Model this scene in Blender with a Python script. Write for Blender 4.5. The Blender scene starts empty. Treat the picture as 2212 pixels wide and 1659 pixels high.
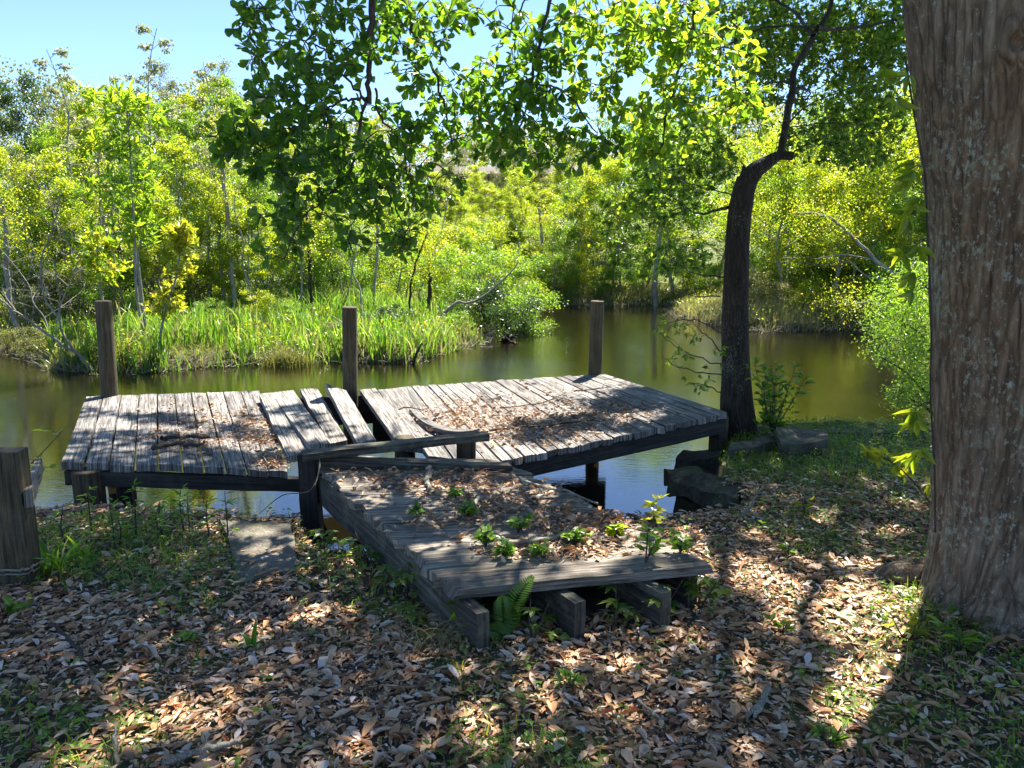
import bpy, math, random
import numpy as np
from mathutils import Vector, Matrix
PI = math.pi
rad = math.radians
rng = np.random.default_rng(11)
random.seed(5)

# ------------------------------------------------------------------ camera
F, CAMZ, PITCH = 770.0, 1.6, math.atan(147 / 770.0)
scene = bpy.context.scene
cam = bpy.data.cameras.new('camera')
cam.sensor_width = 36; cam.lens = F / 1024 * 36
cam.clip_start = 0.05; cam.clip_end = 1000
camo = bpy.data.objects.new('camera', cam)
scene.collection.objects.link(camo)
camo.location = (0, 0, CAMZ)
camo.rotation_euler = (PI / 2 - PITCH, 0, 0)
scene.camera = camo

# ------------------------------------------------------------------ light
SUN_EL, SUN_AZ = rad(58), rad(27)           # azimuth clockwise from +Y
S = np.array([math.sin(SUN_AZ) * math.cos(SUN_EL), math.cos(SUN_AZ) * math.cos(SUN_EL), math.sin(SUN_EL)])
world = bpy.data.worlds.new('World'); scene.world = world
world.use_nodes = True
wn = world.node_tree.nodes; wn.clear()
sky = wn.new('ShaderNodeTexSky'); sky.sky_type = 'NISHITA'; sky.sun_disc = False
sky.sun_elevation = SUN_EL; sky.sun_rotation = SUN_AZ
sky.air_density = 0.7; sky.altitude = 2000; sky.dust_density = 0.0; sky.ozone_density = 3.2
bgn = wn.new('ShaderNodeBackground'); bgn.inputs[1].default_value = 0.085
wo = wn.new('ShaderNodeOutputWorld')
world.node_tree.links.new(sky.outputs[0], bgn.inputs[0])
world.node_tree.links.new(bgn.outputs[0], wo.inputs[0])
sun = bpy.data.lights.new('sun', 'SUN'); sun.energy = 5.0; sun.angle = rad(0.53); sun.color = (1.0, 0.93, 0.82)
suno = bpy.data.objects.new('sun', sun); scene.collection.objects.link(suno)
suno.location = (20, 20, 40)
suno.rotation_euler = Vector(-Vector(S)).to_track_quat('-Z', 'Y').to_euler()
scene.view_settings.view_transform = 'Standard'
scene.view_settings.look = 'None'
scene.view_settings.gamma = 1.0
scene.view_settings.exposure = 2.1
scene.cycles.max_bounces = 8
scene.cycles.transparent_max_bounces = 8
scene.cycles.caustics_reflective = False
scene.cycles.caustics_refractive = False

# ------------------------------------------------------------------ projection helpers (x, y on a 2212 x 1659 view of the place)
K = 1024 / 2212.0
cp, sp = math.cos(PITCH), math.sin(PITCH)
def ray(x, y):
    u = (x * K - 512) / F; v = -(y * K - 384) / F
    return np.array([u, cp + v * sp, -sp + v * cp])
def PY(x, y, Y):
    d = ray(x, y); return np.array([0, 0, CAMZ]) + d * (Y / d[1])
def PZ(x, y, z=0.0):
    d = ray(x, y); return np.array([0, 0, CAMZ]) + d * ((z - CAMZ) / d[2])
def proj(P):
    P = np.atleast_2d(P); q = P - np.array([0, 0, CAMZ])
    dep = q[:, 1] * cp - q[:, 2] * sp; up = q[:, 1] * sp + q[:, 2] * cp
    dep = np.where(dep < 0.05, 0.05, dep)
    return (512 + F * q[:, 0] / dep) / K, (384 - F * up / dep) / K
DM = 1 / (F * 1.0) / (1 / K)               # metres per view pixel per metre of distance

# ------------------------------------------------------------------ noise
def _h(i, j, k, s):
    n = (i * 374761393 + j * 668265263 + k * 2147483647 % 4294967291 + k * 1274126177 + s * 974711) & 0xffffffff
    n = ((n ^ (n >> 13)) * 1274126177) & 0xffffffff
    return ((n ^ (n >> 16)) & 0xffff) / 65535.0
def vnoise(p, s=0):
    p = np.asarray(p, float); f = np.floor(p); i = f.astype(np.int64); t = p - f; t = t * t * (3 - 2 * t)
    r = 0
    for a in (0, 1):
        for b in (0, 1):
            for c in (0, 1):
                w = (t[:, 0] if a else 1 - t[:, 0]) * (t[:, 1] if b else 1 - t[:, 1]) * (t[:, 2] if c else 1 - t[:, 2])
                r = r + w * _h(i[:, 0] + a, i[:, 1] + b, i[:, 2] + c, s)
    return r * 2 - 1
def fbm(p, s=0, o=4):
    p = np.asarray(p, float); r = 0; a = 1.0; t = 0
    for k in range(o):
        r = r + a * vnoise(p * (2 ** k) + 7.3 * k, s + k); t += a; a *= .5
    return r / t
def sst(a, b, x):
    t = np.clip((x - a) / (b - a), 0, 1); return t * t * (3 - 2 * t)
def polyd(P, poly):
    """signed distance to a closed polygon, positive inside"""
    poly = np.asarray(poly); x, y = P[:, 0], P[:, 1]
    d2 = np.full(len(x), 1e9); ins = np.zeros(len(x), bool)
    for a, b in zip(poly, np.roll(poly, -1, 0)):
        e = b - a; wx, wy = x - a[0], y - a[1]
        t = np.clip((wx * e[0] + wy * e[1]) / (e @ e + 1e-12), 0, 1)
        d2 = np.minimum(d2, (wx - t * e[0]) ** 2 + (wy - t * e[1]) ** 2)
        c = ((a[1] > y) != (b[1] > y))
        with np.errstate(divide='ignore', invalid='ignore'):
            xi = a[0] + (y - a[1]) / (e[1] if abs(e[1]) > 1e-12 else 1e-12) * e[0]
        ins ^= c & (x < xi)
    return np.where(ins, 1, -1) * np.sqrt(d2)

# ------------------------------------------------------------------ mesh builder
class MB:
    def __init__(s): s.V = []; s.Fc = []; s.U = []; s.R = []; s.n = 0; s.S = []
    def add(s, v, f, uv=None, r=None, smooth=False):
        v = np.asarray(v, float).reshape(-1, 3); f = np.asarray(f, np.int64)
        s.V.append(v); s.Fc.append(f + s.n); s.S.append(smooth)
        s.U.append(np.zeros((len(v), 2)) if uv is None else np.asarray(uv, float))
        s.R.append(np.zeros(len(v)) if r is None else (np.full(len(v), float(r)) if np.isscalar(r) else np.asarray(r, float)))
        s.n += len(v)
    def mesh(s, name, mats):
        me = bpy.data.meshes.new(name)
        V = np.concatenate(s.V); U = np.concatenate(s.U); R = np.concatenate(s.R)
        loops = np.concatenate([f.ravel() for f in s.Fc])
        tot = np.concatenate([np.full(len(f), f.shape[1]) for f in s.Fc])
        sm = np.concatenate([np.full(len(f), q) for f, q in zip(s.Fc, s.S)])
        st = np.concatenate([[0], np.cumsum(tot)[:-1]])
        me.vertices.add(len(V)); me.vertices.foreach_set('co', V.ravel().astype(np.float32))
        me.loops.add(len(loops)); me.loops.foreach_set('vertex_index', loops.astype(np.int32))
        me.polygons.add(len(tot)); me.polygons.foreach_set('loop_start', st.astype(np.int32))
        me.polygons.foreach_set('use_smooth', sm)
        uvl = me.uv_layers.new(name='UVMap'); uvl.data.foreach_set('uv', U[loops].ravel().astype(np.float32))
        a = me.attributes.new('rnd', 'FLOAT', 'POINT'); a.data.foreach_set('value', R.astype(np.float32))
        me.update(calc_edges=True); me.validate()
        me.materials.append(mats)
        return me
    def build(s, name, mat, parent=None):
        o = bpy.data.objects.new(name, s.mesh(name, mat)); scene.collection.objects.link(o)
        if parent is not None:
            o.parent = parent; o.matrix_parent_inverse = Matrix.Translation(-Vector(parent.location))
        return o
def tag(o, label=None, cat=None, group=None, kind=None):
    if label: o['label'] = label
    if cat: o['category'] = cat
    if group: o['group'] = group
    if kind: o['kind'] = kind
    return o
def root(name, label, cat, loc=(0, 0, 0), group=None):
    o = bpy.data.objects.new(name, None); scene.collection.objects.link(o); o.location = Vector(loc); o.empty_display_size = .1
    return tag(o, label, cat, group)
def copy_tree(o, loc, rz=0, sc=1, label=None, cat=None, group=None, sz=None):
    c = o.copy(); scene.collection.objects.link(c)
    c.location = Vector(loc); c.rotation_euler = (0, 0, rz); c.scale = (sc, sc, sz or sc)
    for ch in [q for q in o.children]:
        d = ch.copy(); scene.collection.objects.link(d); d.parent = c
    return tag(c, label, cat, group)

def norm(a): return a / (np.linalg.norm(a, axis=-1, keepdims=True) + 1e-12)
def tube(mb, pts, r, sides=6, cap=True, rnd=0.0, lump=0.0, seed=0, vscale=1.0):
    p = np.asarray(pts, float); n = len(p); r = np.full(n, r) if np.isscalar(r) else np.asarray(r, float)
    t = norm(np.gradient(p, axis=0)); ref = np.array([0.31, 0.17, 0.93])
    if abs(t[n // 2] @ norm(ref)) > .9: ref = np.array([1, 0.1, 0])
    a = norm(np.cross(t, ref)); b = np.cross(t, a)
    an = np.linspace(0, 2 * PI, sides, endpoint=False)
    L = np.concatenate([[0], np.cumsum(np.linalg.norm(np.diff(p, axis=0), axis=1))])
    off = a[:, None] * np.cos(an)[None, :, None] + b[:, None] * np.sin(an)[None, :, None]
    R = r[:, None] * np.ones(sides)
    if lump: R = R * (1 + lump * vnoise(np.stack(np.broadcast_arrays(np.cos(an) * 1.3 + seed, np.sin(an) * 1.3, (L / max(r.max() * 2, 1e-3))[:, None]), -1).reshape(-1, 3), seed).reshape(n, sides))
    v = (p[:, None] + off * R[..., None]).reshape(-1, 3)
    i = np.arange(n - 1)[:, None] * sides; j = np.arange(sides)[None]; j2 = (j + 1) % sides
    f = np.stack([i + j, i + j2, i + sides + j2, i + sides + j], -1).reshape(-1, 4)
    uv = np.stack([np.broadcast_to(an / (2 * PI) * 2 * PI * r.mean(), (n, sides)), np.broadcast_to(L[:, None] * vscale, (n, sides))], -1).reshape(-1, 2)
    mb.add(v, f, uv, rnd, smooth=True)
    if cap:
        mb.add(np.concatenate([v[-sides:]]), [list(range(sides))], uv[-sides:], rnd)
def spline(pts, n):
    p = np.asarray(pts, float); k = len(p); t = np.linspace(0, k - 1, n); i = np.clip(t.astype(int), 0, k - 2); u = (t - i)[:, None]
    g = lambda q: p[np.clip(q, 0, k - 1)]
    a, b, c, d = g(i - 1), g(i), g(i + 1), g(i + 2)
    return .5 * (2 * b + (c - a) * u + (2 * a - 5 * b + 4 * c - d) * u ** 2 + (3 * b - a - 3 * c + d) * u ** 3)
def block(mb, c4, h, nu=1, nv=8, nw=1, amp=0.0, fr=6.0, seed=0, uoff=0.0, rnd=0.0, down=None, endamp=0.0, cup=0.0):
    """box under four top corners (near-left, near-right, far-right, far-left)"""
    c = np.asarray(c4, float); down = np.array([0, 0, -1.0]) if down is None else np.asarray(down)
    Lv = np.linalg.norm(c[3] - c[0]); Lu = np.linalg.norm(c[1] - c[0])
    def P(u, v, w):
        u, v, w = [np.asarray(q, float).ravel() for q in np.broadcast_arrays(u, v, w)]
        p = ((1 - u) * (1 - v))[:, None] * c[0] + (u * (1 - v))[:, None] * c[1] + (u * v)[:, None] * c[2] + ((1 - u) * v)[:, None] * c[3]
        p = p + down * (w * h)[:, None]
        if cup: p[:, 2] += cup * (2 * u - 1) ** 2
        if endamp:
            e = endamp * (vnoise(np.stack([u * 3 + seed, w, v * 0 + seed * 1.7], -1), seed) ) * (2 * v - 1) ** 8
            p = p + norm((c[3] - c[0])[None]) * (e * np.sign(v - .5))[:, None]
        if amp:
            q = p * fr + seed * 3.1
            p = p + amp * np.stack([vnoise(q, 1), vnoise(q, 2), vnoise(q, 3)], -1)
        return p
    def grid(a, b, fn, uvf, flip=False):
        A, B = np.meshgrid(np.linspace(0, 1, a + 1), np.linspace(0, 1, b + 1), indexing='ij')
        v = fn(A.ravel(), B.ravel()); uv = uvf(A.ravel(), B.ravel())
        i = (np.arange(a)[:, None] * (b + 1) + np.arange(b)[None]).ravel()
        f = np.stack([i, i + b + 1, i + b + 2, i + 1], -1)
        mb.add(v, f[:, ::-1] if flip else f, uv, rnd)
    grid(nu, nv, lambda a, b: P(a, b, 0), lambda a, b: np.stack([b * Lv, a * Lu + uoff], -1))
    grid(nu, nv, lambda a, b: P(a, b, 1), lambda a, b: np.stack([b * Lv, a * Lu + uoff], -1), True)
    grid(nv, nw, lambda a, b: P(0, a, b), lambda a, b: np.stack([a * Lv, uoff - b * h], -1))
    grid(nv, nw, lambda a, b: P(1, a, b), lambda a, b: np.stack([a * Lv, uoff + Lu + b * h], -1), True)
    grid(nu, nw, lambda a, b: P(a, 0, b), lambda a, b: np.stack([b * h * .1, a * Lu + uoff], -1), True)
    grid(nu, nw, lambda a, b: P(a, 1, b), lambda a, b: np.stack([b * h * .1, a * Lu + uoff], -1))

# leaf templates: along, across, up
T_DIA = (np.array([[0, 0, 0], [.45, .5, .06], [1, 0, 0], [.45, -.5, .06]]), [[0, 1, 2, 3]])
T_OVAL = (np.array([[0, 0, 0], [.22, .36, .10], [.6, .5, .12], [1, 0, -.10], [.6, -.5, .12], [.22, -.36, .10], [.3, 0, 0], [.65, 0, .0]]),
          [[0, 6, 1], [6, 7, 2, 1][::-1], [7, 3, 2][::1], [0, 5, 6], [6, 5, 4, 7], [7, 4, 3]])
T_OVAL = (T_OVAL[0], [[0, 1, 6], [1, 2, 7, 6], [2, 3, 7], [0, 6, 5], [5, 6, 7, 4], [4, 7, 3]])
T_FLAT = (T_OVAL[0] * [1, 1, .35], T_OVAL[1])
T_NARR = (np.array([[0, 0, 0], [.3, .30, .03], [.55, .5, .02], [.8, .3, 0], [1, 0, -.03], [.8, -.34, .02], [.55, -.46, .04], [.3, -.28, .02], [.5, 0, -.01]]), [[0, 1, 8], [1, 2, 8], [2, 3, 8], [3, 4, 8], [4, 5, 8], [5, 6, 8], [6, 7, 8], [7, 0, 8]])
T_SPAT = (np.array([[0, 0, 0], [.35, .13, .03], [.62, .34, .07], [.86, .46, .06], [1, .22, 0], [1.02, -.2, 0], [.86, -.46, .06], [.62, -.34, .07], [.35, -.13, .03], [.4, 0, 0], [.8, 0, -.02]]),
          [[0, 1, 9], [1, 2, 10, 9], [2, 3, 4, 10], [4, 5, 10], [5, 6, 7, 10], [7, 8, 9, 10], [8, 0, 9]])
T_LANCE = (np.array([[0, 0, 0], [.3, .5, .08], [.65, .38, .04], [1, 0, -.12], [.65, -.38, .04], [.3, -.5, .08], [.5, 0, -.02]]),
           [[0, 1, 6], [1, 2, 6], [2, 3, 6], [3, 4, 6], [4, 5, 6], [5, 0, 6]])
def leaves(mb, P, A, Nn, L, W, T, rnd=None, curl=None):
    P = np.asarray(P); N = len(P)
    if N == 0: return
    A = norm(A); B = norm(np.cross(Nn, A)); C = np.cross(A, B)
    L = np.broadcast_to(L, N)[:, None, None]; W = np.broadcast_to(W, N)[:, None, None]
    t = T[0][None].repeat(N, 0)
    if curl is not None:
        t = t.copy(); t[:, :, 2] += curl[:, None] * ((t[:, :, 0] - .5) ** 2 * 1.6 - .2) + np.abs(curl)[:, None] * np.abs(t[:, :, 1]) * .9 * np.sign(curl)[:, None]
    v = P[:, None] + A[:, None] * t[:, :, 0:1] * L + B[:, None] * t[:, :, 1:2] * W + C[:, None] * t[:, :, 2:3] * L
    k = t.shape[1]; base = (np.arange(N) * k)[:, None, None]
    r = rng.random(N) if rnd is None else rnd
    r = np.repeat(r, k); uv = np.tile(T[0][:, :2], (N, 1))
    byk = {}
    for f in T[1]: byk.setdefault(len(f), []).append(f)
    n0 = mb.n; first = True
    for kk, fl in byk.items():
        f = (np.array(fl)[None] + base).reshape(-1, kk)
        if first: mb.add(v.reshape(-1, 3), f, uv, r); first = False
        else: mb.Fc.append(f + n0); mb.S.append(False)
def rdir(n, zb=0.0, r=rng):
    v = r.normal(size=(n, 3)); v[:, 2] += zb; return norm(v)
def blades(mb, P, H, W, lean, seg=4, az=None, rnd=None, droop=1.0):
    N = len(P); az = rng.random(N) * 2 * PI if az is None else az
    d = np.stack([np.cos(az), np.sin(az), np.zeros(N)], -1); fa = rng.random(N) * 2 * PI
    s = np.stack([np.cos(fa), np.sin(fa), np.zeros(N)], -1)
    t = np.linspace(0, 1, seg + 1)
    H = np.broadcast_to(H, N); W = np.broadcast_to(W, N); lean = np.broadcast_to(lean, N)
    c = P[:, None] + d[:, None] * (lean * H)[:, None, None] * (t ** 2 * droop)[None, :, None]
    c[:, :, 2] += H[:, None] * (t - .35 * lean[:, None] * t ** 3)
    w = (W[:, None] * (1 - t ** 2.2)[None] * .5 + W[:, None] * .02)[..., None]
    v = np.stack([c - s[:, None] * w, c + s[:, None] * w], 2).reshape(-1, 3)
    b = (np.arange(N) * (seg + 1) * 2)[:, None] + (np.arange(seg) * 2)[None]
    b = b.ravel(); f = np.stack([b, b + 1, b + 3, b + 2], -1)
    r = rng.random(N) if rnd is None else rnd
    mb.add(v, f, None, np.repeat(r, (seg + 1) * 2))

# ------------------------------------------------------------------ materials
def nt(name):
    m = bpy.data.materials.new(name); m.use_nodes = True; t = m.node_tree; t.nodes.clear()
    out = t.nodes.new('ShaderNodeOutputMaterial'); return m, t, out
def N(t, typ, **kw):
    n = t.nodes.new(typ)
    for k, v in kw.items():
        if k.startswith('i_'):
            key = k[2:]; key = int(key) if key.isdigit() else key.replace('_', ' ')
            n.inputs[key].default_value = v
        else: setattr(n, k, v)
    return n
def ramp(t, stops, fac=None, interp='LINEAR'):
    n = t.nodes.new('ShaderNodeValToRGB'); cr = n.color_ramp; cr.interpolation = interp
    while len(cr.elements) > 1: cr.elements.remove(cr.elements[-1])
    for i, (p, c) in enumerate(stops):
        e = cr.elements[0] if i == 0 else cr.elements.new(p)
        e.position = p; e.color = (*c, 1) if len(c) == 3 else c
    if fac is not None: t.links.new(fac, n.inputs[0])
    return n
def mix(t, a, b, f, mode='MIX'):
    n = t.nodes.new('ShaderNodeMix'); n.data_type = 'RGBA'; n.blend_type = mode
    for s, v in ((0, f), (6, a), (7, b)):
        if hasattr(v, 'is_linked') or hasattr(v, 'links'): t.links.new(v, n.inputs[s])
        else: n.inputs[s].default_value = (*v, 1) if isinstance(v, tuple) and len(v) == 3 else v
    return n.outputs[2]
def leafmat(name, stops, tstops, tr=.45, rough=.42, spec=.5):
    m, t, out = nt(name)
    a = N(t, 'ShaderNodeAttribute', attribute_name='rnd')
    c = ramp(t, stops, a.outputs['Fac']); c2 = ramp(t, tstops, a.outputs['Fac'])
    p = N(t, 'ShaderNodeBsdfPrincipled', i_Roughness=rough); p.inputs['Specular IOR Level'].default_value = spec
    tl = N(t, 'ShaderNodeBsdfTranslucent'); ms = N(t, 'ShaderNodeMixShader', i_0=tr)
    t.links.new(c.outputs[0], p.inputs['Base Color']); t.links.new(c2.outputs[0], tl.inputs[0])
    t.links.new(p.outputs[0], ms.inputs[1]); t.links.new(tl.outputs[0], ms.inputs[2]); t.links.new(ms.outputs[0], out.inputs[0])
    return m
M = {}
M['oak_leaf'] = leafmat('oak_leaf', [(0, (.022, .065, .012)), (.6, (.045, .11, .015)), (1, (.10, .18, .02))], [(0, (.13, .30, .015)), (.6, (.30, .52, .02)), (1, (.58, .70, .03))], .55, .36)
M['crown_leaf'] = leafmat('crown_leaf', [(0, (.025, .075, .01)), (1, (.09, .17, .02))], [(0, (.14, .32, .015)), (1, (.52, .66, .03))], .5)
M['lime_leaf'] = leafmat('lime_leaf', [(0, (.05, .10, .01)), (.5, (.14, .21, .012)), (.9, (.26, .28, .018)), (1, (.36, .17, .05))], [(0, (.25, .42, .012)), (.5, (.50, .66, .02)), (.9, (.80, .74, .03)), (1, (.75, .36, .08))], .5, .35)
M['green_leaf'] = leafmat('green_leaf', [(0, (.03, .09, .01)), (1, (.13, .23, .03))], [(0, (.15, .36, .015)), (1, (.50, .72, .04))], .45, .35)
M['yellow_leaf'] = leafmat('yellow_leaf', [(0, (.14, .19, .012)), (1, (.27, .28, .015))], [(0, (.5, .58, .02)), (1, (.75, .70, .04))], .45)
M['olive_leaf'] = leafmat('olive_leaf', [(0, (.05, .075, .018)), (.8, (.12, .14, .03)), (1, (.24, .17, .07))], [(0, (.18, .24, .03)), (1, (.42, .38, .08))], .35)
M['sap_leaf'] = leafmat('sap_leaf', [(0, (.06, .13, .012)), (1, (.18, .27, .02))], [(0, (.26, .5, .015)), (1, (.62, .78, .03))], .5, .35)
M['dark_leaf'] = leafmat('dark_leaf', [(0, (.012, .04, .01)), (1, (.04, .09, .02))], [(0, (.05, .12, .015)), (1, (.14, .25, .03))], .3, .35)
M['pale_leaf'] = leafmat('pale_leaf', [(0, (.16, .20, .08)), (1, (.36, .38, .22))], [(0, (.3, .36, .12)), (1, (.5, .5, .25))], .35)
M['litter'] = leafmat('litter', [(0, (.07, .036, .018)), (.18, (.20, .10, .045)), (.4, (.42, .22, .095)), (.6, (.54, .33, .18)), (.78, (.56, .42, .29)), (.93, (.66, .57, .50)), (.97, (.42, .25, .03)), (1, (.28, .08, .03))], [(0, (.15, .07, .02)), (1, (.4, .22, .1))], .12, .5, .4)
M['grass'] = leafmat('grass', [(0, (.06, .13, .012)), (.75, (.13, .25, .02)), (.9, (.25, .24, .07)), (1, (.36, .28, .14))], [(0, (.16, .32, .02)), (1, (.42, .5, .05))], .4)
M['reed'] = leafmat('reed', [(0, (.035, .11, .012)), (.75, (.10, .22, .02)), (.86, (.24, .27, .06)), (1, (.38, .33, .18))], [(0, (.12, .34, .02)), (.8, (.36, .58, .04)), (1, (.5, .42, .16))], .45, .35)
M['dry_grass'] = leafmat('dry_grass', [(0, (.10, .13, .03)), (.5, (.22, .21, .08)), (1, (.38, .28, .16))], [(0, (.3, .36, .06)), (1, (.5, .4, .2))], .35)
M['needle'] = leafmat('needle', [(0, (.10, .05, .025)), (.5, (.24, .15, .09)), (1, (.46, .38, .30))], [(0, (.2, .1, .03)), (1, (.4, .2, .1))], .1)

def woodmat(name, dark, mid, light, grain=1.0, moss=0.0, bump=.5, stain=.5):
    m, t, out = nt(name); L = t.links
    uv = N(t, 'ShaderNodeUVMap'); mp = N(t, 'ShaderNodeMapping'); mp.inputs['Scale'].default_value = (2.2, 60, 1)
    L.new(uv.outputs[0], mp.inputs[0])
    n1 = N(t, 'ShaderNodeTexNoise', i_Scale=1.0, i_Detail=6, i_Roughness=.65, i_Distortion=.6); L.new(mp.outputs[0], n1.inputs[0])
    mp2 = N(t, 'ShaderNodeMapping'); mp2.inputs['Scale'].default_value = (5, 190, 1); L.new(uv.outputs[0], mp2.inputs[0])
    n2 = N(t, 'ShaderNodeTexNoise', i_Scale=1.0, i_Detail=4, i_Roughness=.7); L.new(mp2.outputs[0], n2.inputs[0])
    geo = N(t, 'ShaderNodeTexCoord')
    n3 = N(t, 'ShaderNodeTexNoise', i_Scale=3.0, i_Detail=6, i_Roughness=.65); L.new(geo.outputs['Object'], n3.inputs[0])
    c1 = ramp(t, [(.36, dark), (.48, mid), (.60, light)], n1.outputs[0])
    cr = ramp(t, [(.38, (.08, .075, .07)), (.50, (1, 1, 1))], n2.outputs[0])
    col = mix(t, c1.outputs[0], cr.outputs[0], .85 * grain, 'MULTIPLY')
    st = ramp(t, [(.38, (.38, .34, .30)), (.6, (1, 1, 1))], n3.outputs[0])
    col = mix(t, col, st.outputs[0], stain, 'MULTIPLY')
    a = N(t, 'ShaderNodeAttribute', attribute_name='rnd')
    rr = ramp(t, [(0, (.55, .54, .54)), (1, (1.12, 1.08, 1.03))], a.outputs['Fac'])
    col = mix(t, col, rr.outputs[0], 1.0, 'MULTIPLY')
    if moss:
        n4 = N(t, 'ShaderNodeTexNoise', i_Scale=7.0, i_Detail=7, i_Roughness=.7); L.new(geo.outputs['Object'], n4.inputs[0])
        mr = ramp(t, [(.5, (0, 0, 0)), (.62, (1, 1, 1))], n4.outputs[0])
        mm = N(t, 'ShaderNodeMath', operation='MULTIPLY'); mm.inputs[1].default_value = moss; L.new(mr.outputs[0], mm.inputs[0])
        col = mix(t, col, (.17, .19, .12), mm.outputs[0])
    p = N(t, 'ShaderNodeBsdfPrincipled', i_Roughness=.85); L.new(col, p.inputs['Base Color'])
    ad = N(t, 'ShaderNodeMath', operation='ADD'); L.new(n1.outputs[0], ad.inputs[0]); L.new(n2.outputs[0], ad.inputs[1])
    bp = N(t, 'ShaderNodeBump', i_Strength=bump, i_Distance=.012); L.new(ad.outputs[0], bp.inputs['Height']); L.new(bp.outputs[0], p.inputs['Normal'])
    L.new(p.outputs[0], out.inputs[0]); return m
M['deck'] = woodmat('weathered_deck_wood', (.055, .05, .047), (.22, .212, .205), (.46, .45, .435), 1, 0, .9)
M['walk'] = woodmat('mossy_walk_wood', (.06, .05, .04), (.24, .21, .175), (.46, .42, .36), .9, .25, .8, .7)
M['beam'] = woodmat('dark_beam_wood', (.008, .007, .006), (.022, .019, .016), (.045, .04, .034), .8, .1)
M['post'] = woodmat('post_wood', (.028, .020, .009), (.078, .058, .026), (.14, .11, .056), .7, .15, .5)
M['rough'] = woodmat('rough_beam_wood', (.035, .03, .024), (.10, .09, .07), (.22, .20, .165), .9, .45, .9, .7)

def barkmat(name, cols, lich, lichamt, sc=1.0, bump=.8, disp=.02):
    m, t, out = nt(name); L = t.links
    tc = N(t, 'ShaderNodeTexCoord'); mp = N(t, 'ShaderNodeMapping'); mp.inputs['Scale'].default_value = (sc, sc, sc * .13); L.new(tc.outputs['Object'], mp.inputs[0])
    nz = N(t, 'ShaderNodeTexNoise', i_Scale=3, i_Detail=3); L.new(mp.outputs[0], nz.inputs[0])
    mv = N(t, 'ShaderNodeMix', data_type='VECTOR'); mv.inputs[0].default_value = .22; L.new(mp.outputs[0], mv.inputs[4]); L.new(nz.outputs[1], mv.inputs[5])
    v1 = N(t, 'ShaderNodeTexVoronoi', feature='DISTANCE_TO_EDGE', i_Scale=28); L.new(mv.outputs[1], v1.inputs[0])
    n1 = N(t, 'ShaderNodeTexNoise', i_Scale=26, i_Detail=8, i_Roughness=.72); L.new(mp.outputs[0], n1.inputs[0])
    n2 = N(t, 'ShaderNodeTexNoise', i_Scale=2.6, i_Detail=3); L.new(mp.outputs[0], n2.inputs[0])
    mpl = N(t, 'ShaderNodeMapping'); mpl.inputs['Scale'].default_value = (sc, sc, sc * .6); L.new(tc.outputs['Object'], mpl.inputs[0])
    n3 = N(t, 'ShaderNodeTexNoise', i_Scale=46, i_Detail=8, i_Roughness=.8); L.new(mpl.outputs[0], n3.inputs[0])
    n5 = N(t, 'ShaderNodeTexNoise', i_Scale=3.0, i_Detail=2); L.new(mpl.outputs[0], n5.inputs[0])
    c1 = ramp(t, [(.32, cols[0]), (.5, cols[1]), (.68, cols[2])], n1.outputs[0])
    c2 = ramp(t, [(.4, (1, 1, 1)), (.62, cols[3])], n2.outputs[0])
    col = mix(t, c1.outputs[0], c2.outputs[0], .8, 'MULTIPLY')
    cr = ramp(t, [(0, (.25, .22, .2)), (.14, (1, 1, 1))], v1.outputs[0])
    col = mix(t, col, cr.outputs[0], .5, 'MULTIPLY')
    ad = N(t, 'ShaderNodeMath', operation='MULTIPLY_ADD'); ad.inputs[1].default_value = .35; L.new(n5.outputs[0], ad.inputs[0]); L.new(n3.outputs[0], ad.inputs[2])
    lr = ramp(t, [(lichamt, (0, 0, 0)), (lichamt + .05, (1, 1, 1))], ad.outputs[0])
    lm = N(t, 'ShaderNodeMath', operation='MULTIPLY'); lm.inputs[1].default_value = .85; L.new(lr.outputs[0], lm.inputs[0])
    lc = ramp(t, [(.4, lich), (.6, (lich[0] * .75, lich[1] * .85, lich[2] * .65))], n1.outputs[0])
    col = mix(t, col, lc.outputs[0], lm.outputs[0])
    p = N(t, 'ShaderNodeBsdfPrincipled', i_Roughness=.88); L.new(col, p.inputs['Base Color']); p.inputs['Specular IOR Level'].default_value = .25
    vr = ramp(t, [(0, (.4, .4, .4)), (.2, (1, 1, 1))], v1.outputs[0])
    a2 = N(t, 'ShaderNodeMath', operation='ADD'); L.new(vr.outputs[0], a2.inputs[0]); L.new(n1.outputs[0], a2.inputs[1])
    bp = N(t, 'ShaderNodeBump', i_Strength=bump, i_Distance=disp); L.new(a2.outputs[0], bp.inputs['Height']); L.new(bp.outputs[0], p.inputs['Normal'])
    L.new(p.outputs[0], out.inputs[0]); return m
M['big_bark'] = barkmat('reddish_oak_bark', [(.075, .058, .040), (.19, .15, .107), (.32, .27, .205), (.95, .72, .56)], (.36, .35, .29), .72, 1.0, 1.0, .02)
M['dark_bark'] = barkmat('dark_oak_bark', [(.012, .009, .007), (.032, .025, .019), (.065, .052, .04), (.9, .75, .65)], (.20, .20, .165), .755, 1.8, .9, .012)
M['grey_bark'] = barkmat('grey_bark', [(.12, .11, .095), (.26, .24, .215), (.42, .40, .37), (.8, .75, .7)], (.42, .43, .38), .70, 2.0, .4, .008)
M['twig'] = barkmat('twig_bark', [(.03, .022, .016), (.06, .045, .035), (.11, .09, .07), (.9, .8, .7)], (.2, .2, .16), .8, 4, .3, .003)
M['stick'] = barkmat('grey_stick', [(.10, .075, .055), (.20, .16, .13), (.34, .30, .26), (.9, .8, .7)], (.35, .38, .32), .68, 5, .4, .004)

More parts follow.
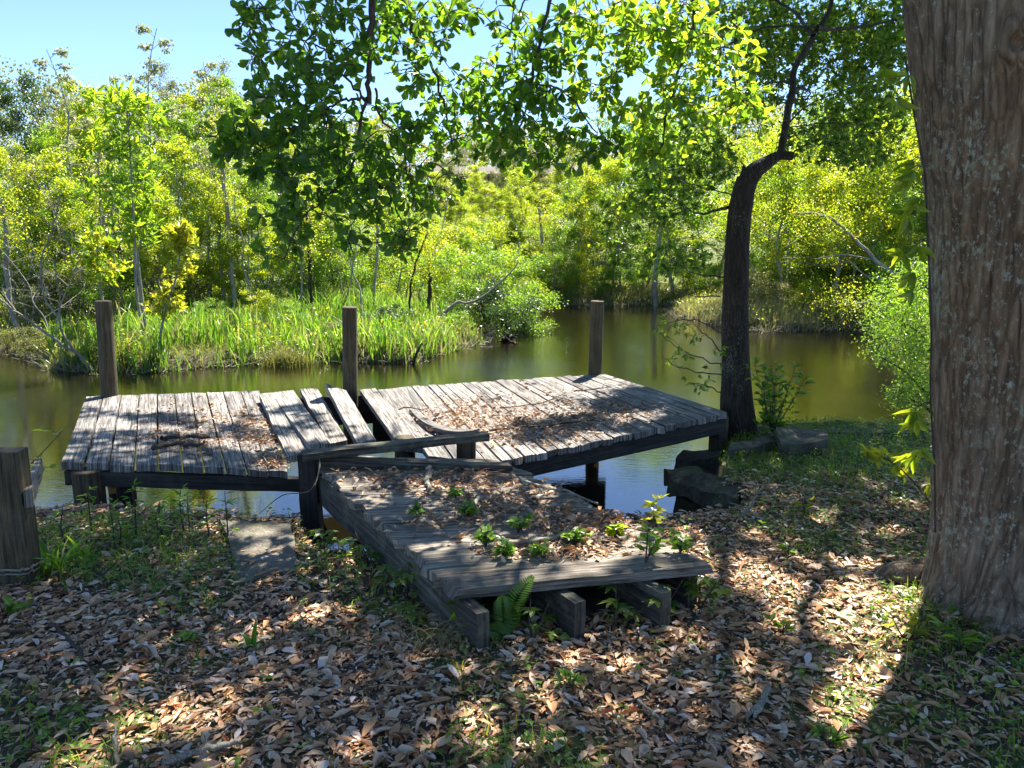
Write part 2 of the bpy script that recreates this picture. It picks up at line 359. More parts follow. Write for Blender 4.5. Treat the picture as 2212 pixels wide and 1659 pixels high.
def stone(name, a, b, c, moss=.0):
    m, t, out = nt(name); L = t.links
    tc = N(t, 'ShaderNodeTexCoord')
    n1 = N(t, 'ShaderNodeTexNoise', i_Scale=9, i_Detail=9, i_Roughness=.72); L.new(tc.outputs['Object'], n1.inputs[0])
    n2 = N(t, 'ShaderNodeTexNoise', i_Scale=70, i_Detail=4, i_Roughness=.7); L.new(tc.outputs['Object'], n2.inputs[0])
    c1 = ramp(t, [(.34, a), (.5, b), (.66, c)], n1.outputs[0]); c2 = ramp(t, [(.35, (.5, .48, .45)), (.6, (1.1, 1.1, 1.1))], n2.outputs[0])
    col = mix(t, c1.outputs[0], c2.outputs[0], .8, 'MULTIPLY')
    if moss:
        n4 = N(t, 'ShaderNodeTexNoise', i_Scale=5.0, i_Detail=7, i_Roughness=.7); L.new(tc.outputs['Object'], n4.inputs[0])
        mr = ramp(t, [(.48, (0, 0, 0)), (.6, (moss,) * 3)], n4.outputs[0]); col = mix(t, col, (.05, .075, .02), mr.outputs[0])
    p = N(t, 'ShaderNodeBsdfPrincipled', i_Roughness=.9); L.new(col, p.inputs['Base Color'])
    ad = N(t, 'ShaderNodeMath', operation='ADD'); L.new(n1.outputs[0], ad.inputs[0]); L.new(n2.outputs[0], ad.inputs[1])
    bp = N(t, 'ShaderNodeBump', i_Strength=.7, i_Distance=.02); L.new(ad.outputs[0], bp.inputs['Height']); L.new(bp.outputs[0], p.inputs['Normal'])
    L.new(p.outputs[0], out.inputs[0]); return m
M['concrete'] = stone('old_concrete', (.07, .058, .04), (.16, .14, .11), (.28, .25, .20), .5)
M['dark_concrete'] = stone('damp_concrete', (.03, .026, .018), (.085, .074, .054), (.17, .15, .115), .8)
M['soil'] = stone('leafy_soil', (.03, .022, .014), (.075, .055, .035), (.13, .10, .065), .55)
M['brown_siding'] = stone('brown_siding', (.07, .038, .026), (.10, .055, .036), (.13, .075, .05))
M['roof_shingle'] = stone('roof_shingle', (.05, .042, .038), (.085, .07, .064), (.12, .10, .09))
M['white_trim'] = stone('white_trim', (.5, .45, .4), (.6, .55, .5), (.7, .66, .6))
def plain(name, col, rough=.5, spec=.5):
    m, t, out = nt(name); p = N(t, 'ShaderNodeBsdfPrincipled', i_Roughness=rough); p.inputs['Base Color'].default_value = (*col, 1); p.inputs['Specular IOR Level'].default_value = spec
    t.links.new(p.outputs[0], out.inputs[0]); return m
M['pane'] = plain('window_pane', (.02, .022, .025), .08)
M['rope'] = stone('frayed_rope', (.14, .12, .08), (.26, .23, .17), (.36, .33, .27))

m, t, out = nt('pond_water'); L = t.links
tc = N(t, 'ShaderNodeTexCoord'); mp = N(t, 'ShaderNodeMapping'); mp.inputs['Scale'].default_value = (1, 2.6, 1); mp.inputs['Rotation'].default_value = (0, 0, .25); L.new(tc.outputs['Object'], mp.inputs[0])
w1 = N(t, 'ShaderNodeTexNoise', i_Scale=7.5, i_Detail=4, i_Roughness=.6); L.new(mp.outputs[0], w1.inputs[0])
w2 = N(t, 'ShaderNodeTexNoise', i_Scale=.5, i_Detail=2); L.new(tc.outputs['Object'], w2.inputs[0])
wr = ramp(t, [(.35, (.25, .25, .25)), (.7, (1, 1, 1))], w2.outputs[0])
mm = N(t, 'ShaderNodeMath', operation='MULTIPLY'); L.new(w1.outputs[0], mm.inputs[0]); L.new(wr.outputs[0], mm.inputs[1])
sx = N(t, 'ShaderNodeSeparateXYZ'); L.new(tc.outputs['Object'], sx.inputs[0])
cal = N(t, 'ShaderNodeMapRange'); cal.inputs[1].default_value = 5.5; cal.inputs[2].default_value = 10; cal.inputs[3].default_value = .05; cal.inputs[4].default_value = .32; L.new(sx.outputs['Y'], cal.inputs[0])
bp = N(t, 'ShaderNodeBump', i_Distance=.02); L.new(mm.outputs[0], bp.inputs['Height']); L.new(cal.outputs[0], bp.inputs['Strength'])
p = N(t, 'ShaderNodeBsdfPrincipled', i_Roughness=.015, i_IOR=2.5); p.inputs['Base Color'].default_value = (.006, .0048, .0018, 1)
L.new(bp.outputs[0], p.inputs['Normal']); L.new(p.outputs[0], out.inputs[0]); M['water'] = m

# ground: soil near by, marsh mud at the waterline, olive turf further off
m, t, out = nt('ground_surface'); L = t.links
tc = N(t, 'ShaderNodeTexCoord')
n1 = N(t, 'ShaderNodeTexNoise', i_Scale=12, i_Detail=9, i_Roughness=.75); L.new(tc.outputs['Object'], n1.inputs[0])
n2 = N(t, 'ShaderNodeTexNoise', i_Scale=1.3, i_Detail=5, i_Roughness=.6); L.new(tc.outputs['Object'], n2.inputs[0])
c1 = ramp(t, [(.34, (.022, .016, .010)), (.5, (.06, .042, .026)), (.66, (.13, .095, .06))], n1.outputs[0])
g1 = ramp(t, [(.34, (.03, .06, .010)), (.5, (.09, .14, .02)), (.66, (.20, .20, .06))], n1.outputs[0])
gr0 = ramp(t, [(.48, (0, 0, 0)), (.6, (.7, .7, .7))], n2.outputs[0])
sy = N(t, 'ShaderNodeSeparateXYZ'); L.new(tc.outputs['Object'], sy.inputs[0]); fy = N(t, 'ShaderNodeMapRange'); fy.inputs[1].default_value = 10; fy.inputs[2].default_value = 14; L.new(sy.outputs['Y'], fy.inputs[0])
gm = N(t, 'ShaderNodeMath', operation='MAXIMUM'); L.new(gr0.outputs[0], gm.inputs[0]); fm = N(t, 'ShaderNodeMath', operation='MULTIPLY'); fm.inputs[1].default_value = .85; L.new(fy.outputs[0], fm.inputs[0]); L.new(fm.outputs[0], gm.inputs[1]); gr = gm
col = mix(t, c1.outputs[0], g1.outputs[0], gr.outputs[0])
a = N(t, 'ShaderNodeAttribute', attribute_name='rnd')     # how muddy: below the waterline
mud = ramp(t, [(.35, (.035, .024, .013)), (.65, (.075, .052, .03))], n1.outputs[0])
col = mix(t, col, mud.outputs[0], a.outputs['Fac'])
p = N(t, 'ShaderNodeBsdfPrincipled', i_Roughness=.95); L.new(col, p.inputs['Base Color'])
bp = N(t, 'ShaderNodeBump', i_Strength=.8, i_Distance=.03); L.new(n1.outputs[0], bp.inputs['Height']); L.new(bp.outputs[0], p.inputs['Normal'])
L.new(p.outputs[0], out.inputs[0]); M['ground'] = m

# ------------------------------------------------------------------ terrain
WZ = -0.6
near_disp = [(-900, 1105), (0, 1118), (230, 1112), (490, 1118), (655, 1130), (665, 1185), (760, 1195), (900, 1250), (1100, 1240), (1320, 1130),
             (1470, 1124), (1600, 1112), (1625, 1092), (1560, 1055), (1560, 960), (1600, 925), (1780, 922), (1960, 922), (2212, 905), (3200, 860)]
near_poly = [PZ(x, y, -.05)[:2] for x, y in near_disp] + [np.array([60, 7.0]), np.array([60, -40]), np.array([-60, -40]), np.array([-60, 4.0])]
far_disp = [(-900, 760), (0, 768), (60, 762), (120, 802), (220, 806), (330, 806), (450, 795), (600, 786), (760, 782), (880, 784), (960, 762), (1045, 741), (1040, 722),
            (1095, 716), (1110, 690), (1145, 668), (1180, 661), (1330, 660), (1470, 659), (1440, 672), (1480, 690), (1560, 706), (1650, 719), (1760, 714), (1850, 712), (1900, 720), (2010, 760), (2300, 790), (2700, 800)]
far_poly = [PZ(x, y, WZ)[:2] for x, y in far_disp] + [np.array([60, 12.0]), np.array([400, 500]), np.array([-400, 500]), np.array([-60, 12.0])]
near_poly = np.array(near_poly); far_poly = np.array(far_poly)
def height(x, y):
    P = np.stack([np.ravel(x), np.ravel(y)], -1).astype(float)
    dn = polyd(P, near_poly); df = polyd(P, far_poly)
    p3 = np.concatenate([P, np.zeros((len(P), 1))], 1)
    n = fbm(p3 * 1.7, 3, 4); nf = fbm(p3 * .5, 9, 4)
    zn = -1.3 + 1.3 * sst(-.22, .04, dn + .06 * fbm(p3 * 4, 5, 2)) + np.where(dn > 0, .035 * n, 0)
    zf = -1.3 + .85 * sst(-.5, .25, df + .25 * nf) + np.where(df > 0, .12 * np.clip(df, 0, 1.5) + .06 * n + .1 * nf, 0)
    zf = zf + np.where(df > 0, sst(24, 52, P[:, 1]) * 4.2, 0)
    return np.maximum(zn, zf)
def graded(lo, a, b, hi, fine, k=1.12):
    c = list(np.arange(a, b, fine)); s = fine; x = c[-1]
    while x < hi: s *= k; x += s; c.append(x)
    s = fine; x = c[0]; pre = []
    while x > lo: s *= k; x -= s; pre.append(x)
    return np.array(pre[::-1] + c)
gx = graded(-320, -5.5, 5.5, 320, .06, 1.06); gy = graded(-40, 1.2, 8.5, 480, .06, 1.035)
X, Y = np.meshgrid(gx, gy, indexing='ij'); Z = height(X, Y)
mb = MB(); a_, b_ = X.shape; i = (np.arange(a_ - 1)[:, None] * b_ + np.arange(b_ - 1)[None]).ravel()
dn = polyd(np.stack([X.ravel(), Y.ravel()], -1), near_poly)
mb.add(np.stack([X.ravel(), Y.ravel(), Z], -1), np.stack([i, i + b_, i + b_ + 1, i + 1], -1), None, np.clip(sst(-.25, -.5, Z), 0, 1), smooth=True)
tag(mb.build('ground', M['ground']), kind='structure')
mb = MB(); mb.add([(-300, 2.0, WZ), (300, 2.0, WZ), (300, 60, WZ), (-300, 60, WZ)], [[0, 1, 2, 3]])
tag(mb.build('water', M['water']), kind='structure')

# ------------------------------------------------------------------ the dock
dock = root('wooden_dock', 'sagging grey plank dock platform standing over the pond beyond the walkway', 'dock', PZ(700, 1010, .1))
def strip(mb, edges_near, edges_far, thick, zn, zf, seed0=0, nv=16):
    """planks running away from the viewer; edges are (x, y, z) in view pixels and metres"""
    n = len(edges_near) - 1
    for k in range(n):
        j = rng.normal(0, 1, 8)
        A = PZ(*edges_near[k]); B = PZ(*edges_near[k + 1]); D = PZ(*edges_far[k]); C = PZ(*edges_far[k + 1])
        ax = norm(B - A); gap = .004 + .004 * rng.random()
        A = A + ax * gap; B = B - ax * gap; D = D + ax * gap; C = C - ax * gap
        dl = norm(D - A); A = A + dl * j[0] * .008; B = B + dl * j[0] * .008; D = D + dl * j[1] * .010; C = C + dl * j[1] * .010
        for q, w in ((A, j[2]), (B, j[3]), (C, j[4]), (D, j[5])): q[2] += w * .0035
        block(mb, [A, B, C, D], thick, 4, nv, 1, .0035, 9, seed0 + k, uoff=rng.random() * 50, rnd=rng.random(), endamp=.014, cup=-.002 + .004 * rng.random())
def lerp(a, b, t): return tuple(p + (q - p) * t for p, q in zip(a, b))
def multi(pts, ts):
    pts = [tuple(map(float, p)) for p in pts]; X = np.array([p[0] for p in pts]); o = []
    for t in ts: o.append((t, np.interp(t, X, [p[1] for p in pts]), np.interp(t, X, [p[2] for p in pts])))
    return o
# left platform
nx = [130, 183, 236, 290, 341, 394, 440, 487, 534, 580, 622]
fx = [185, 223, 262, 300, 340, 377, 412, 446, 482, 520, 560]
NL = [(130, 1000, .21), (341, 1004, .17), (520, 1013, .12), (640, 1020, .08)]
FL = [(185, 856, .21), (450, 848, .19), (700, 838, .17)]
mb = MB(); strip(mb, multi(NL, nx), multi(FL, fx), .045, 0, 0, 10)
mb.build('decking', M['deck'], dock)
# right platform
tr = np.linspace(0, 1, 25)
rn = [(1000 + (1573 - 1000) * t, np.interp(t, [0, .12, 1], [1018, 1000, 892]), .12 + .12 * t) for t in tr ** .93]
rf = [(870 + (1306 - 870) * t, np.interp(t, [0, 1], [836, 808]), .17 + .06 * t) for t in tr]
mb = MB(); strip(mb, rn, rf, .045, 0, 0, 60, 20)
mb.build('decking', M['deck'], dock)
# middle planks of the right platform that end behind the fallen rail
mb = MB()
mn = [(868, 968, .13), (905, 966, .13), (943, 962, .13)]
mf = [(776, 842, .17), (806, 840, .17), (836, 838, .17)]
strip(mb, [(862, 962, .13), (922, 968, .12)], [(776, 843, .17), (812, 840, .17)], .045, 0, 0, 90)
strip(mb, [(925, 985, .12), (1000, 992, .11)], [(814, 840, .17), (872, 836, .17)], .045, 0, 0, 93)
mb.build('decking', M['deck'], dock)
def beam(name, a, b, h, w, parent, mat='beam', z0=0, seed=0, nv=14, amp=.004):
    a = np.array(a, float); b = np.array(b, float); d = norm(b - a); s = norm(np.cross(d, [0, 0, 1.0])) * w / 2
    mb = MB(); block(mb, [a - s, a + s, b + s, b - s], h, 2, nv, 3, amp, 7, seed, uoff=seed * 1.3, rnd=rng.random())
    return mb.build(name, M[mat], parent)
dz = np.array([0, 0, -.052])
A, B = PZ(138, 1004, .21), PZ(668, 1022, .08); off = norm(PZ(185, 856, .21) - PZ(130, 1000, .21))
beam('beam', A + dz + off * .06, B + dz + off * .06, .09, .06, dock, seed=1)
beam('beam', PZ(190, 862, .21) + dz - off * .05, PZ(800, 840, .17) + dz - off * .05, .27, .06, dock, seed=2)  # hidden far beam, deepened so the water reflects dark under the dock
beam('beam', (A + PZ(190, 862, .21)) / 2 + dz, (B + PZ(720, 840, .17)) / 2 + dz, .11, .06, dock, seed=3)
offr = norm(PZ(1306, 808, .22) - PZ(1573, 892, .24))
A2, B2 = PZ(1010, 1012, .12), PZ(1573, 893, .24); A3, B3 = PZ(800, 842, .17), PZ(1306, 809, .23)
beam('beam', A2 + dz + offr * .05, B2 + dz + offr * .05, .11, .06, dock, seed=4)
beam('beam', A3 + dz - offr * .06, B3 + dz - offr * .06, .52, .06, dock, seed=5)  # drawn extra deep, out of sight, to blacken the reflection below the deck
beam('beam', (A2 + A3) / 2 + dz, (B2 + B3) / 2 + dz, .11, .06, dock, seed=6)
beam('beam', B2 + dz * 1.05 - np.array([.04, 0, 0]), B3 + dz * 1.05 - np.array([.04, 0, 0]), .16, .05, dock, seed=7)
def roundpost(name, base, top, r0, r1, mat, parent=None, seed=0, lump=.04):
    mb = MB(); base = np.array(base, float); top = np.array(top, float)
    p = base + (top - base) * np.linspace(0, 1, 16)[:, None]; rr = np.linspace(r0, r1, 16)
    # uv along the length for the grain
    sides = 28; an = np.linspace(0, 2 * PI, sides + 1); d = norm(top - base); a = norm(np.cross(d, [0, 1, 0])); b = np.cross(d, a)
    an_ = an[None, :]; R = rr[:, None] * (1 + lump * vnoise(np.stack(np.broadcast_arrays(np.cos(an_) * 1.5 + seed, np.sin(an_) * 1.5, p[:, 2:3] * 3), -1).reshape(-1, 3), seed).reshape(16, sides + 1))
    v = p[:, None] + (a * np.cos(an_)[..., None] + b * np.sin(an_)[..., None]) * R[..., None]
    i = (np.arange(15)[:, None] * (sides + 1) + np.arange(sides)[None]).ravel(); Lp = np.linalg.norm(top - base)
    uv = np.stack(np.broadcast_arrays(np.linspace(0, Lp, 16)[:, None], an_ * r0), -1).reshape(-1, 2)
    mb.add(v.reshape(-1, 3), np.stack([i, i + 1, i + sides + 2, i + sides + 1], -1), uv + seed, .5, smooth=True)
    # end face with a slightly bevelled rim
    ring = v[-1][:sides]; c = ring.mean(0); inner = c + (ring - c) * .9 + d * .006
    vv = np.concatenate([ring, inner, [c + d * .004]]); f4 = [[k, (k + 1) % sides, sides + (k + 1) % sides, sides + k] for k in range(sides)]
    uvc = np.stack([(vv - c) @ a * .3, (vv - c) @ b], -1)
    mb.add(vv, f4, uvc, .5); n0 = mb.n - len(vv); mb.Fc.append(np.array([[sides + k, sides + (k + 1) % sides, 2 * sides] for k in range(sides)]) + n0); mb.S.append(False)
    return mb.build(name, M[mat], parent)
def prong(x, y0, y1, Yd, z, r): pass
# dock legs
def leg(x, y, z, zb, r, mat='post', seed=0):
    t = PZ(x, y, z); roundpost('leg', (t[0], t[1], zb), t, r, r, mat, dock, seed, .02)
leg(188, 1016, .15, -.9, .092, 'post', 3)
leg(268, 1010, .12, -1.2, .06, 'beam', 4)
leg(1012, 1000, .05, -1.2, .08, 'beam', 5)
leg(1554, 900, .17, -.5, .075, 'post', 6)
# planks that have worked loose
def loose(near, far, th, label, seed):
    A, B = [PZ(*q) for q in near]; D, C = [PZ(*q) for q in far]
    mb = MB(); block(mb, [A, B, C, D], th, 4, 18, 1, .004, 8, seed, uoff=seed * 2.7, rnd=.8, endamp=.02)
    o = mb.build('loose_plank', M['deck']); c = (A + B) / 2
    o.data.transform(Matrix.Translation(-Vector(c))); o.location = Vector(c)
    return tag(o, label, 'plank', 'loose planks of the dock')
loose([(621, 988, .13), (668, 972, .13)], [(560, 851, .24), (584, 848, .24)], .05, 'loose weathered plank dropped at its near end beside the walkway post', 3)
loose([(668, 962, .17), (712, 956, .17)], [(583, 848, .235), (634, 843, .235)], .05, 'loose weathered plank lying raised just right of the dropped one, left of the gap', 5)
loose([(712, 957, .12), (752, 952, .12)], [(648, 841, .22), (686, 838, .22)], .045, 'loose weathered plank at the left edge of the dark gap', 7)
loose([(772, 958, .15), (812, 951, .15)], [(702, 828, .32), (748, 843, .26)], .05, 'loose plank tilted up in the gap below the middle round post', 9)
# curled plank end
mb = MB()
A, B, C, D = PZ(930, 934, .17), PZ(1052, 930, .20), PZ(905, 880, .16), PZ(884, 884, .16)
pts = [PZ(884, 882, .17), PZ(905, 905, .175), PZ(945, 925, .185), PZ(985, 932, .20), PZ(1020, 930, .215)]
sp_ = spline(pts, 14); wd = norm(np.array([.6, .75, 0])) * .08
v = np.stack([sp_, sp_ + wd, sp_ + wd - [0, 0, .03], sp_ - [0, 0, .03]], 1).reshape(-1, 3)
i = (np.arange(13)[:, None] * 4).ravel(); f = np.concatenate([np.stack([i + a, i + (a + 1) % 4, i + 4 + (a + 1) % 4, i + 4 + a], -1) for a in range(4)])
L_ = np.repeat(np.linspace(0, 1, 14), 4); mb.add(v, np.concatenate([f, [[0, 1, 2, 3], [52, 55, 54, 53]]]), np.stack([L_, np.tile([0, .12, .15, .18], 14)], -1), .3)
tag(mb.build('curled_plank', M['deck']), 'short plank with its end curled up behind the fallen rail', 'plank')

# tall round posts in the water behind the dock
def tallpost(x0, x1, ytop, ybase, xb, Yd, zbase, label, seed):
    w = (x1 - x0) * K / F * Yd
    top = PY((x0 + x1) / 2, ytop + 6, Yd); bot = PY(xb, ybase, Yd)
    d = (bot - top); s = (zbase - top[2]) / d[2]
    o = roundpost('round_post', top + d * s, top, w / 2 * 1.08, w / 2, 'post', None, seed, .035)
    return tag(o, label, 'post', 'round posts along the far side of the dock')
tallpost(206, 240, 645, 852, 237, 6.75, -1.3, 'leftmost round wooden post in the water behind the dock left end', 1)
tallpost(739, 771, 658, 855, 757, 7.0, -1.3, 'middle round wooden post behind the gap with the tilted plank', 2)
tallpost(1276, 1305, 645, 805, 1285, 7.75, -1.3, 'rightmost round wooden post behind the dock far corner', 3)
t = PZ(874, 945, .16); tag(roundpost('stub_post', (t[0], t[1], -1.3), t, .075, .075, 'post', None, 9), 'short sawn round stub post poking up through the dock beside the fallen rail', 'post')

# ------------------------------------------------------------------ the walkway
walk = root('plank_walkway', 'short grey plank walkway with moss and seedlings leading from the bank to the dock', 'walkway', PZ(1100, 1250, 0))
ZW = .22
WL = [(655, 985), (990, 1280)]; WR = [(1085, 1000), (1150, 1035), (1540, 1219)]
nb = 15
a0, a1 = PZ(660, 985, ZW), PZ(986, 1278, ZW); b0, b1 = PZ(1075, 992, ZW), PZ(1540, 1219, ZW)
mb = MB()
for k in range(nb):
    t0, t1 = k / nb, (k + 1) / nb; g = .004
    w = rng.normal(0, .012, 2); dr = norm(b0 - a0)
    A = a0 + (a1 - a0) * (t1 - g / 2) + dr * w[0]; D = a0 + (a1 - a0) * (t0 + g / 2) + dr * w[0]
    B = b0 + (b1 - b0) * (t1 - g / 2) + dr * w[1]; C = b0 + (b1 - b0) * (t0 + g / 2) + dr * w[1]
    for q in (A, B, C, D): q[2] += rng.normal(0, .003)
    block(mb, [D, A, B, C], .042, 4, 18, 1, .005, 9, 200 + k, uoff=rng.random() * 60, rnd=rng.random(), endamp=.02)
mb.build('decking', M['walk'], walk)
wd = norm(a1 - a0); wr = norm(b1 - b0)
dzw = np.array([0, 0, -.046])
def joist(a, b, seed): 
    beam('joist', a + dzw, b + dzw, .19, .055, walk, 'rough', seed=seed, amp=.006)
c0 = (a0 + b0) / 2; c1 = (a1 + b1) / 2; q0 = a0 * .3 + b0 * .7; q1 = a1 * .27 + b1 * .73; h0, h1 = a0 * .62 + b0 * .38, a1 * .6 + b1 * .4
dr = norm(b1 - a1)
joist(a0 + dr * .03, a1 + wd * .12 + dr * .05, 21)
joist(h0, h1 + wd * .11, 22); joist(q0, q1 + wd * .12, 23); joist(b0 - dr * .05, b1 - dr * .05 - wr * .05, 24)
# rails and posts at the pond end of the walkway
def rail(name, A, B, w, th, mat, parent, seed):
    mb = MB(); A = np.array(A, float); B = np.array(B, float); s = np.array([-.25, .97, 0]) * w
    block(mb, [A, A + s, B + s, B], th, 3, 16, 2, .005, 8, seed, uoff=seed * 3.3, rnd=.4, endamp=.012); return mb.build(name, M[mat], parent)
rail('header_board', PZ(672, 990, .28), PZ(1105, 1006, .26), .07, .05, 'rough', walk, 31)
o = rail('rail', PZ(655, 981, .33), PZ(1056, 938, .36), .10, .045, 'rough', walk, 33)
p0 = PZ(667, 977, .31); 
mb = MB(); s = .055
block(mb, [p0 + [-s, -s, 0], p0 + [s, -s, 0], p0 + [s, s, 0], p0 + [-s, s, 0]], 1.3, 2, 2, 14, .008, 9, 35, uoff=5, rnd=.4); mb.build('corner_post', M['beam'], walk)
p0 = PZ(1007, 947, .31); mb = MB(); s = .06
block(mb, [p0 + [-s, -s, 0], p0 + [s, -s, 0], p0 + [s, s, 0], p0 + [-s, s, 0]], 1.3, 2, 2, 14, .004, 9, 36, uoff=8, rnd=.6); mb.build('rail_post', M['post'], walk)

# ------------------------------------------------------------------ left fence post
b = PZ(36, 1262, 0); top = b.copy(); tz = .64
fp = root('fence_post', 'square weathered post with a side board stub at the left edge of the bank', 'post', b)
mb = MB(); w, d = .165, .09
c = [b + [-w / 2 - .02, 0, tz], b + [w / 2 - .02, 0, tz], b + [w / 2 - .02, d, tz], b + [-w / 2 - .02, d, tz]]
Lz = tz + .3
# vertical post: use the long axis as z for the grain
def vpost(mb, x0, x1, y0, y1, zt, zb, seed, amp=.003):
    block(mb, [(x0, y0, zb), (x1, y0, zb), (x1, y0, zt), (x0, y0, zt)], y1 - y0, 3, 14, 3, amp, 8, seed, uoff=seed * 2.1, rnd=.5, down=(0, 1, 0))
vpost(mb, b[0] - w / 2 - .01, b[0] + w / 2 - .01, b[1], b[1] + d, tz, -.3, 41, .0015); mb.build('post', M['post'], fp)
mb = MB(); block(mb, [PY(49, 1060, b[1] - .03), PY(68, 1058, b[1] - .03), PY(91, 991, b[1] + .9), PY(77, 991, b[1] + .9)], .08, 2, 10, 3, .003, 8, 43, uoff=3, rnd=.3); mb.build('side_board', M['walk'], fp)
mb = MB(); an = np.linspace(0, 2 * PI, 60); zr = .075
ptsr = np.stack([b[0] - .01 + (w / 2 + .012) * np.sign(np.cos(an)) * np.abs(np.cos(an)) ** .35, b[1] + d / 2 + (d / 2 + .012) * np.sign(np.sin(an)) * np.abs(np.sin(an)) ** .35, zr + .012 * np.cos(an) + .004 * np.sin(an * 30)], -1)
ptsr = ptsr + rng.normal(0, .003, ptsr.shape); tube(mb, ptsr, .006, 6, True, 0, .5); tube(mb, ptsr - [0, 0, .022] + rng.normal(0, .004, ptsr.shape), .004, 6, True, 0, .5); mb.build('rope', M['rope'], fp)

# ------------------------------------------------------------------ concrete pieces
def chunk(name, tops, h, label, cat, mat='concrete', amp=.015, seed=0, nu=14, nv=14, nw=5, fr=7):
    mb = MB(); T = [PZ(*q) for q in tops]; block(mb, T, h, nu, nv, nw, amp, fr, seed, uoff=0)
    o = mb.build(name, M[mat]); c = sum(T) / 4; c[2] -= h; o.data.transform(Matrix.Translation(-Vector(c))); o.location = Vector(c)
    return tag(o, label, cat)
chunk('concrete_slab', [(515, 1262, .02), (645, 1225, .02), (632, 1128, .05), (482, 1118, .05)], .35, 'old grey concrete slab set in the grass left of the walkway', 'slab', 'concrete', .02, 51, 22, 22)
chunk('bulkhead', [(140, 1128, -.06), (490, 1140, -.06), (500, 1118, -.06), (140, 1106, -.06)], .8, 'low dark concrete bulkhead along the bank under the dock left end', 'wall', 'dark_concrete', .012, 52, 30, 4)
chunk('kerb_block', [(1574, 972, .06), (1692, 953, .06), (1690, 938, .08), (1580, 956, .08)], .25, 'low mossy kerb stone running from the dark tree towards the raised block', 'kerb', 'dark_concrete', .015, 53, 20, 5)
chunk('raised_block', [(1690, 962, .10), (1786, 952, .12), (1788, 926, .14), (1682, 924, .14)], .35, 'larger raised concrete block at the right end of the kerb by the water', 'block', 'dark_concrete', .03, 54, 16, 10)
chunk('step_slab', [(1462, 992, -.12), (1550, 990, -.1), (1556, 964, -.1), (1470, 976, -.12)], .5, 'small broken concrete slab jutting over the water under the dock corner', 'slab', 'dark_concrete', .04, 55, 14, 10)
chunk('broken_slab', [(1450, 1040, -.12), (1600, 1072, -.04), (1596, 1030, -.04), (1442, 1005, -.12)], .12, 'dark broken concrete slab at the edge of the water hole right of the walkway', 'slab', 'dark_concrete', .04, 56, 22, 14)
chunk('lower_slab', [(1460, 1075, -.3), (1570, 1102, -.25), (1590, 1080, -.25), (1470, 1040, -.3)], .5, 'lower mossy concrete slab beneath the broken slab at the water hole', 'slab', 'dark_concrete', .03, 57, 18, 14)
chunk('edge_kerb', [(1788, 932, .02), (1965, 936, .02), (1975, 928, .02), (1788, 924, .02)], .5, 'flat concrete edging flush with the grass at the right waterline', 'kerb', 'concrete', .006, 58, 16, 3)

# ------------------------------------------------------------------ ground litter and grass near by
gw = graded(-40, 0, 1, 2, 1)
def scatter(n, x0, x1, y0, y1, dens=None):
    P = np.stack([rng.uniform(x0, x1, n), rng.uniform(y0, y1, n)], -1)
    d = polyd(P, near_poly); P = P[d > -.02]
    if dens is not None: P = P[rng.random(len(P)) < dens(P)]
    return P
def onground(P, dz=0.0): return np.concatenate([P, (height(P[:, 0], P[:, 1]) + dz)[:, None]], 1)
slab_xy = np.array([PZ(x, y, .03)[:2] for x, y in [(515, 1262), (645, 1225), (632, 1128), (482, 1118)]])
walk_xy = np.array([a0[:2], a1[:2], b1[:2], b0[:2]])
def gpatch(P):   # green patches: 0..1
    p3 = np.concatenate([P * 1.15, np.zeros((len(P), 1))], 1); g = .8 * sst(.0, .32, fbm(p3 * 1.6, 21, 3))
    px, py = proj(np.concatenate([P, np.zeros((len(P), 1))], 1))
    for (cx, cy, rx, ry, w) in [(250, 1200, 300, 75, 1), (1800, 980, 350, 75, 1), (1900, 1120, 300, 90, .5), (2050, 1290, 140, 110, .9), (750, 1190, 130, 40, .8), (1150, 1300, 400, 50, .5), (2050, 1450, 300, 200, .5), (1050, 1480, 120, 90, .45), (30, 1640, 140, 60, .5)]:
        g = np.maximum(g, w * sst(1.25, .7, np.sqrt(((px - cx) / rx) ** 2 + ((py - cy) / ry) ** 2)))
    for (cx, cy, rx, ry) in [(260, 1400, 380, 110), (1450, 1500, 300, 150), (1450, 1150, 130, 40)]:
        g = g * (1 - .75 * sst(1.2, .6, np.sqrt(((px - cx) / rx) ** 2 + ((py - cy) / ry) ** 2)))
    return g
mb = MB()
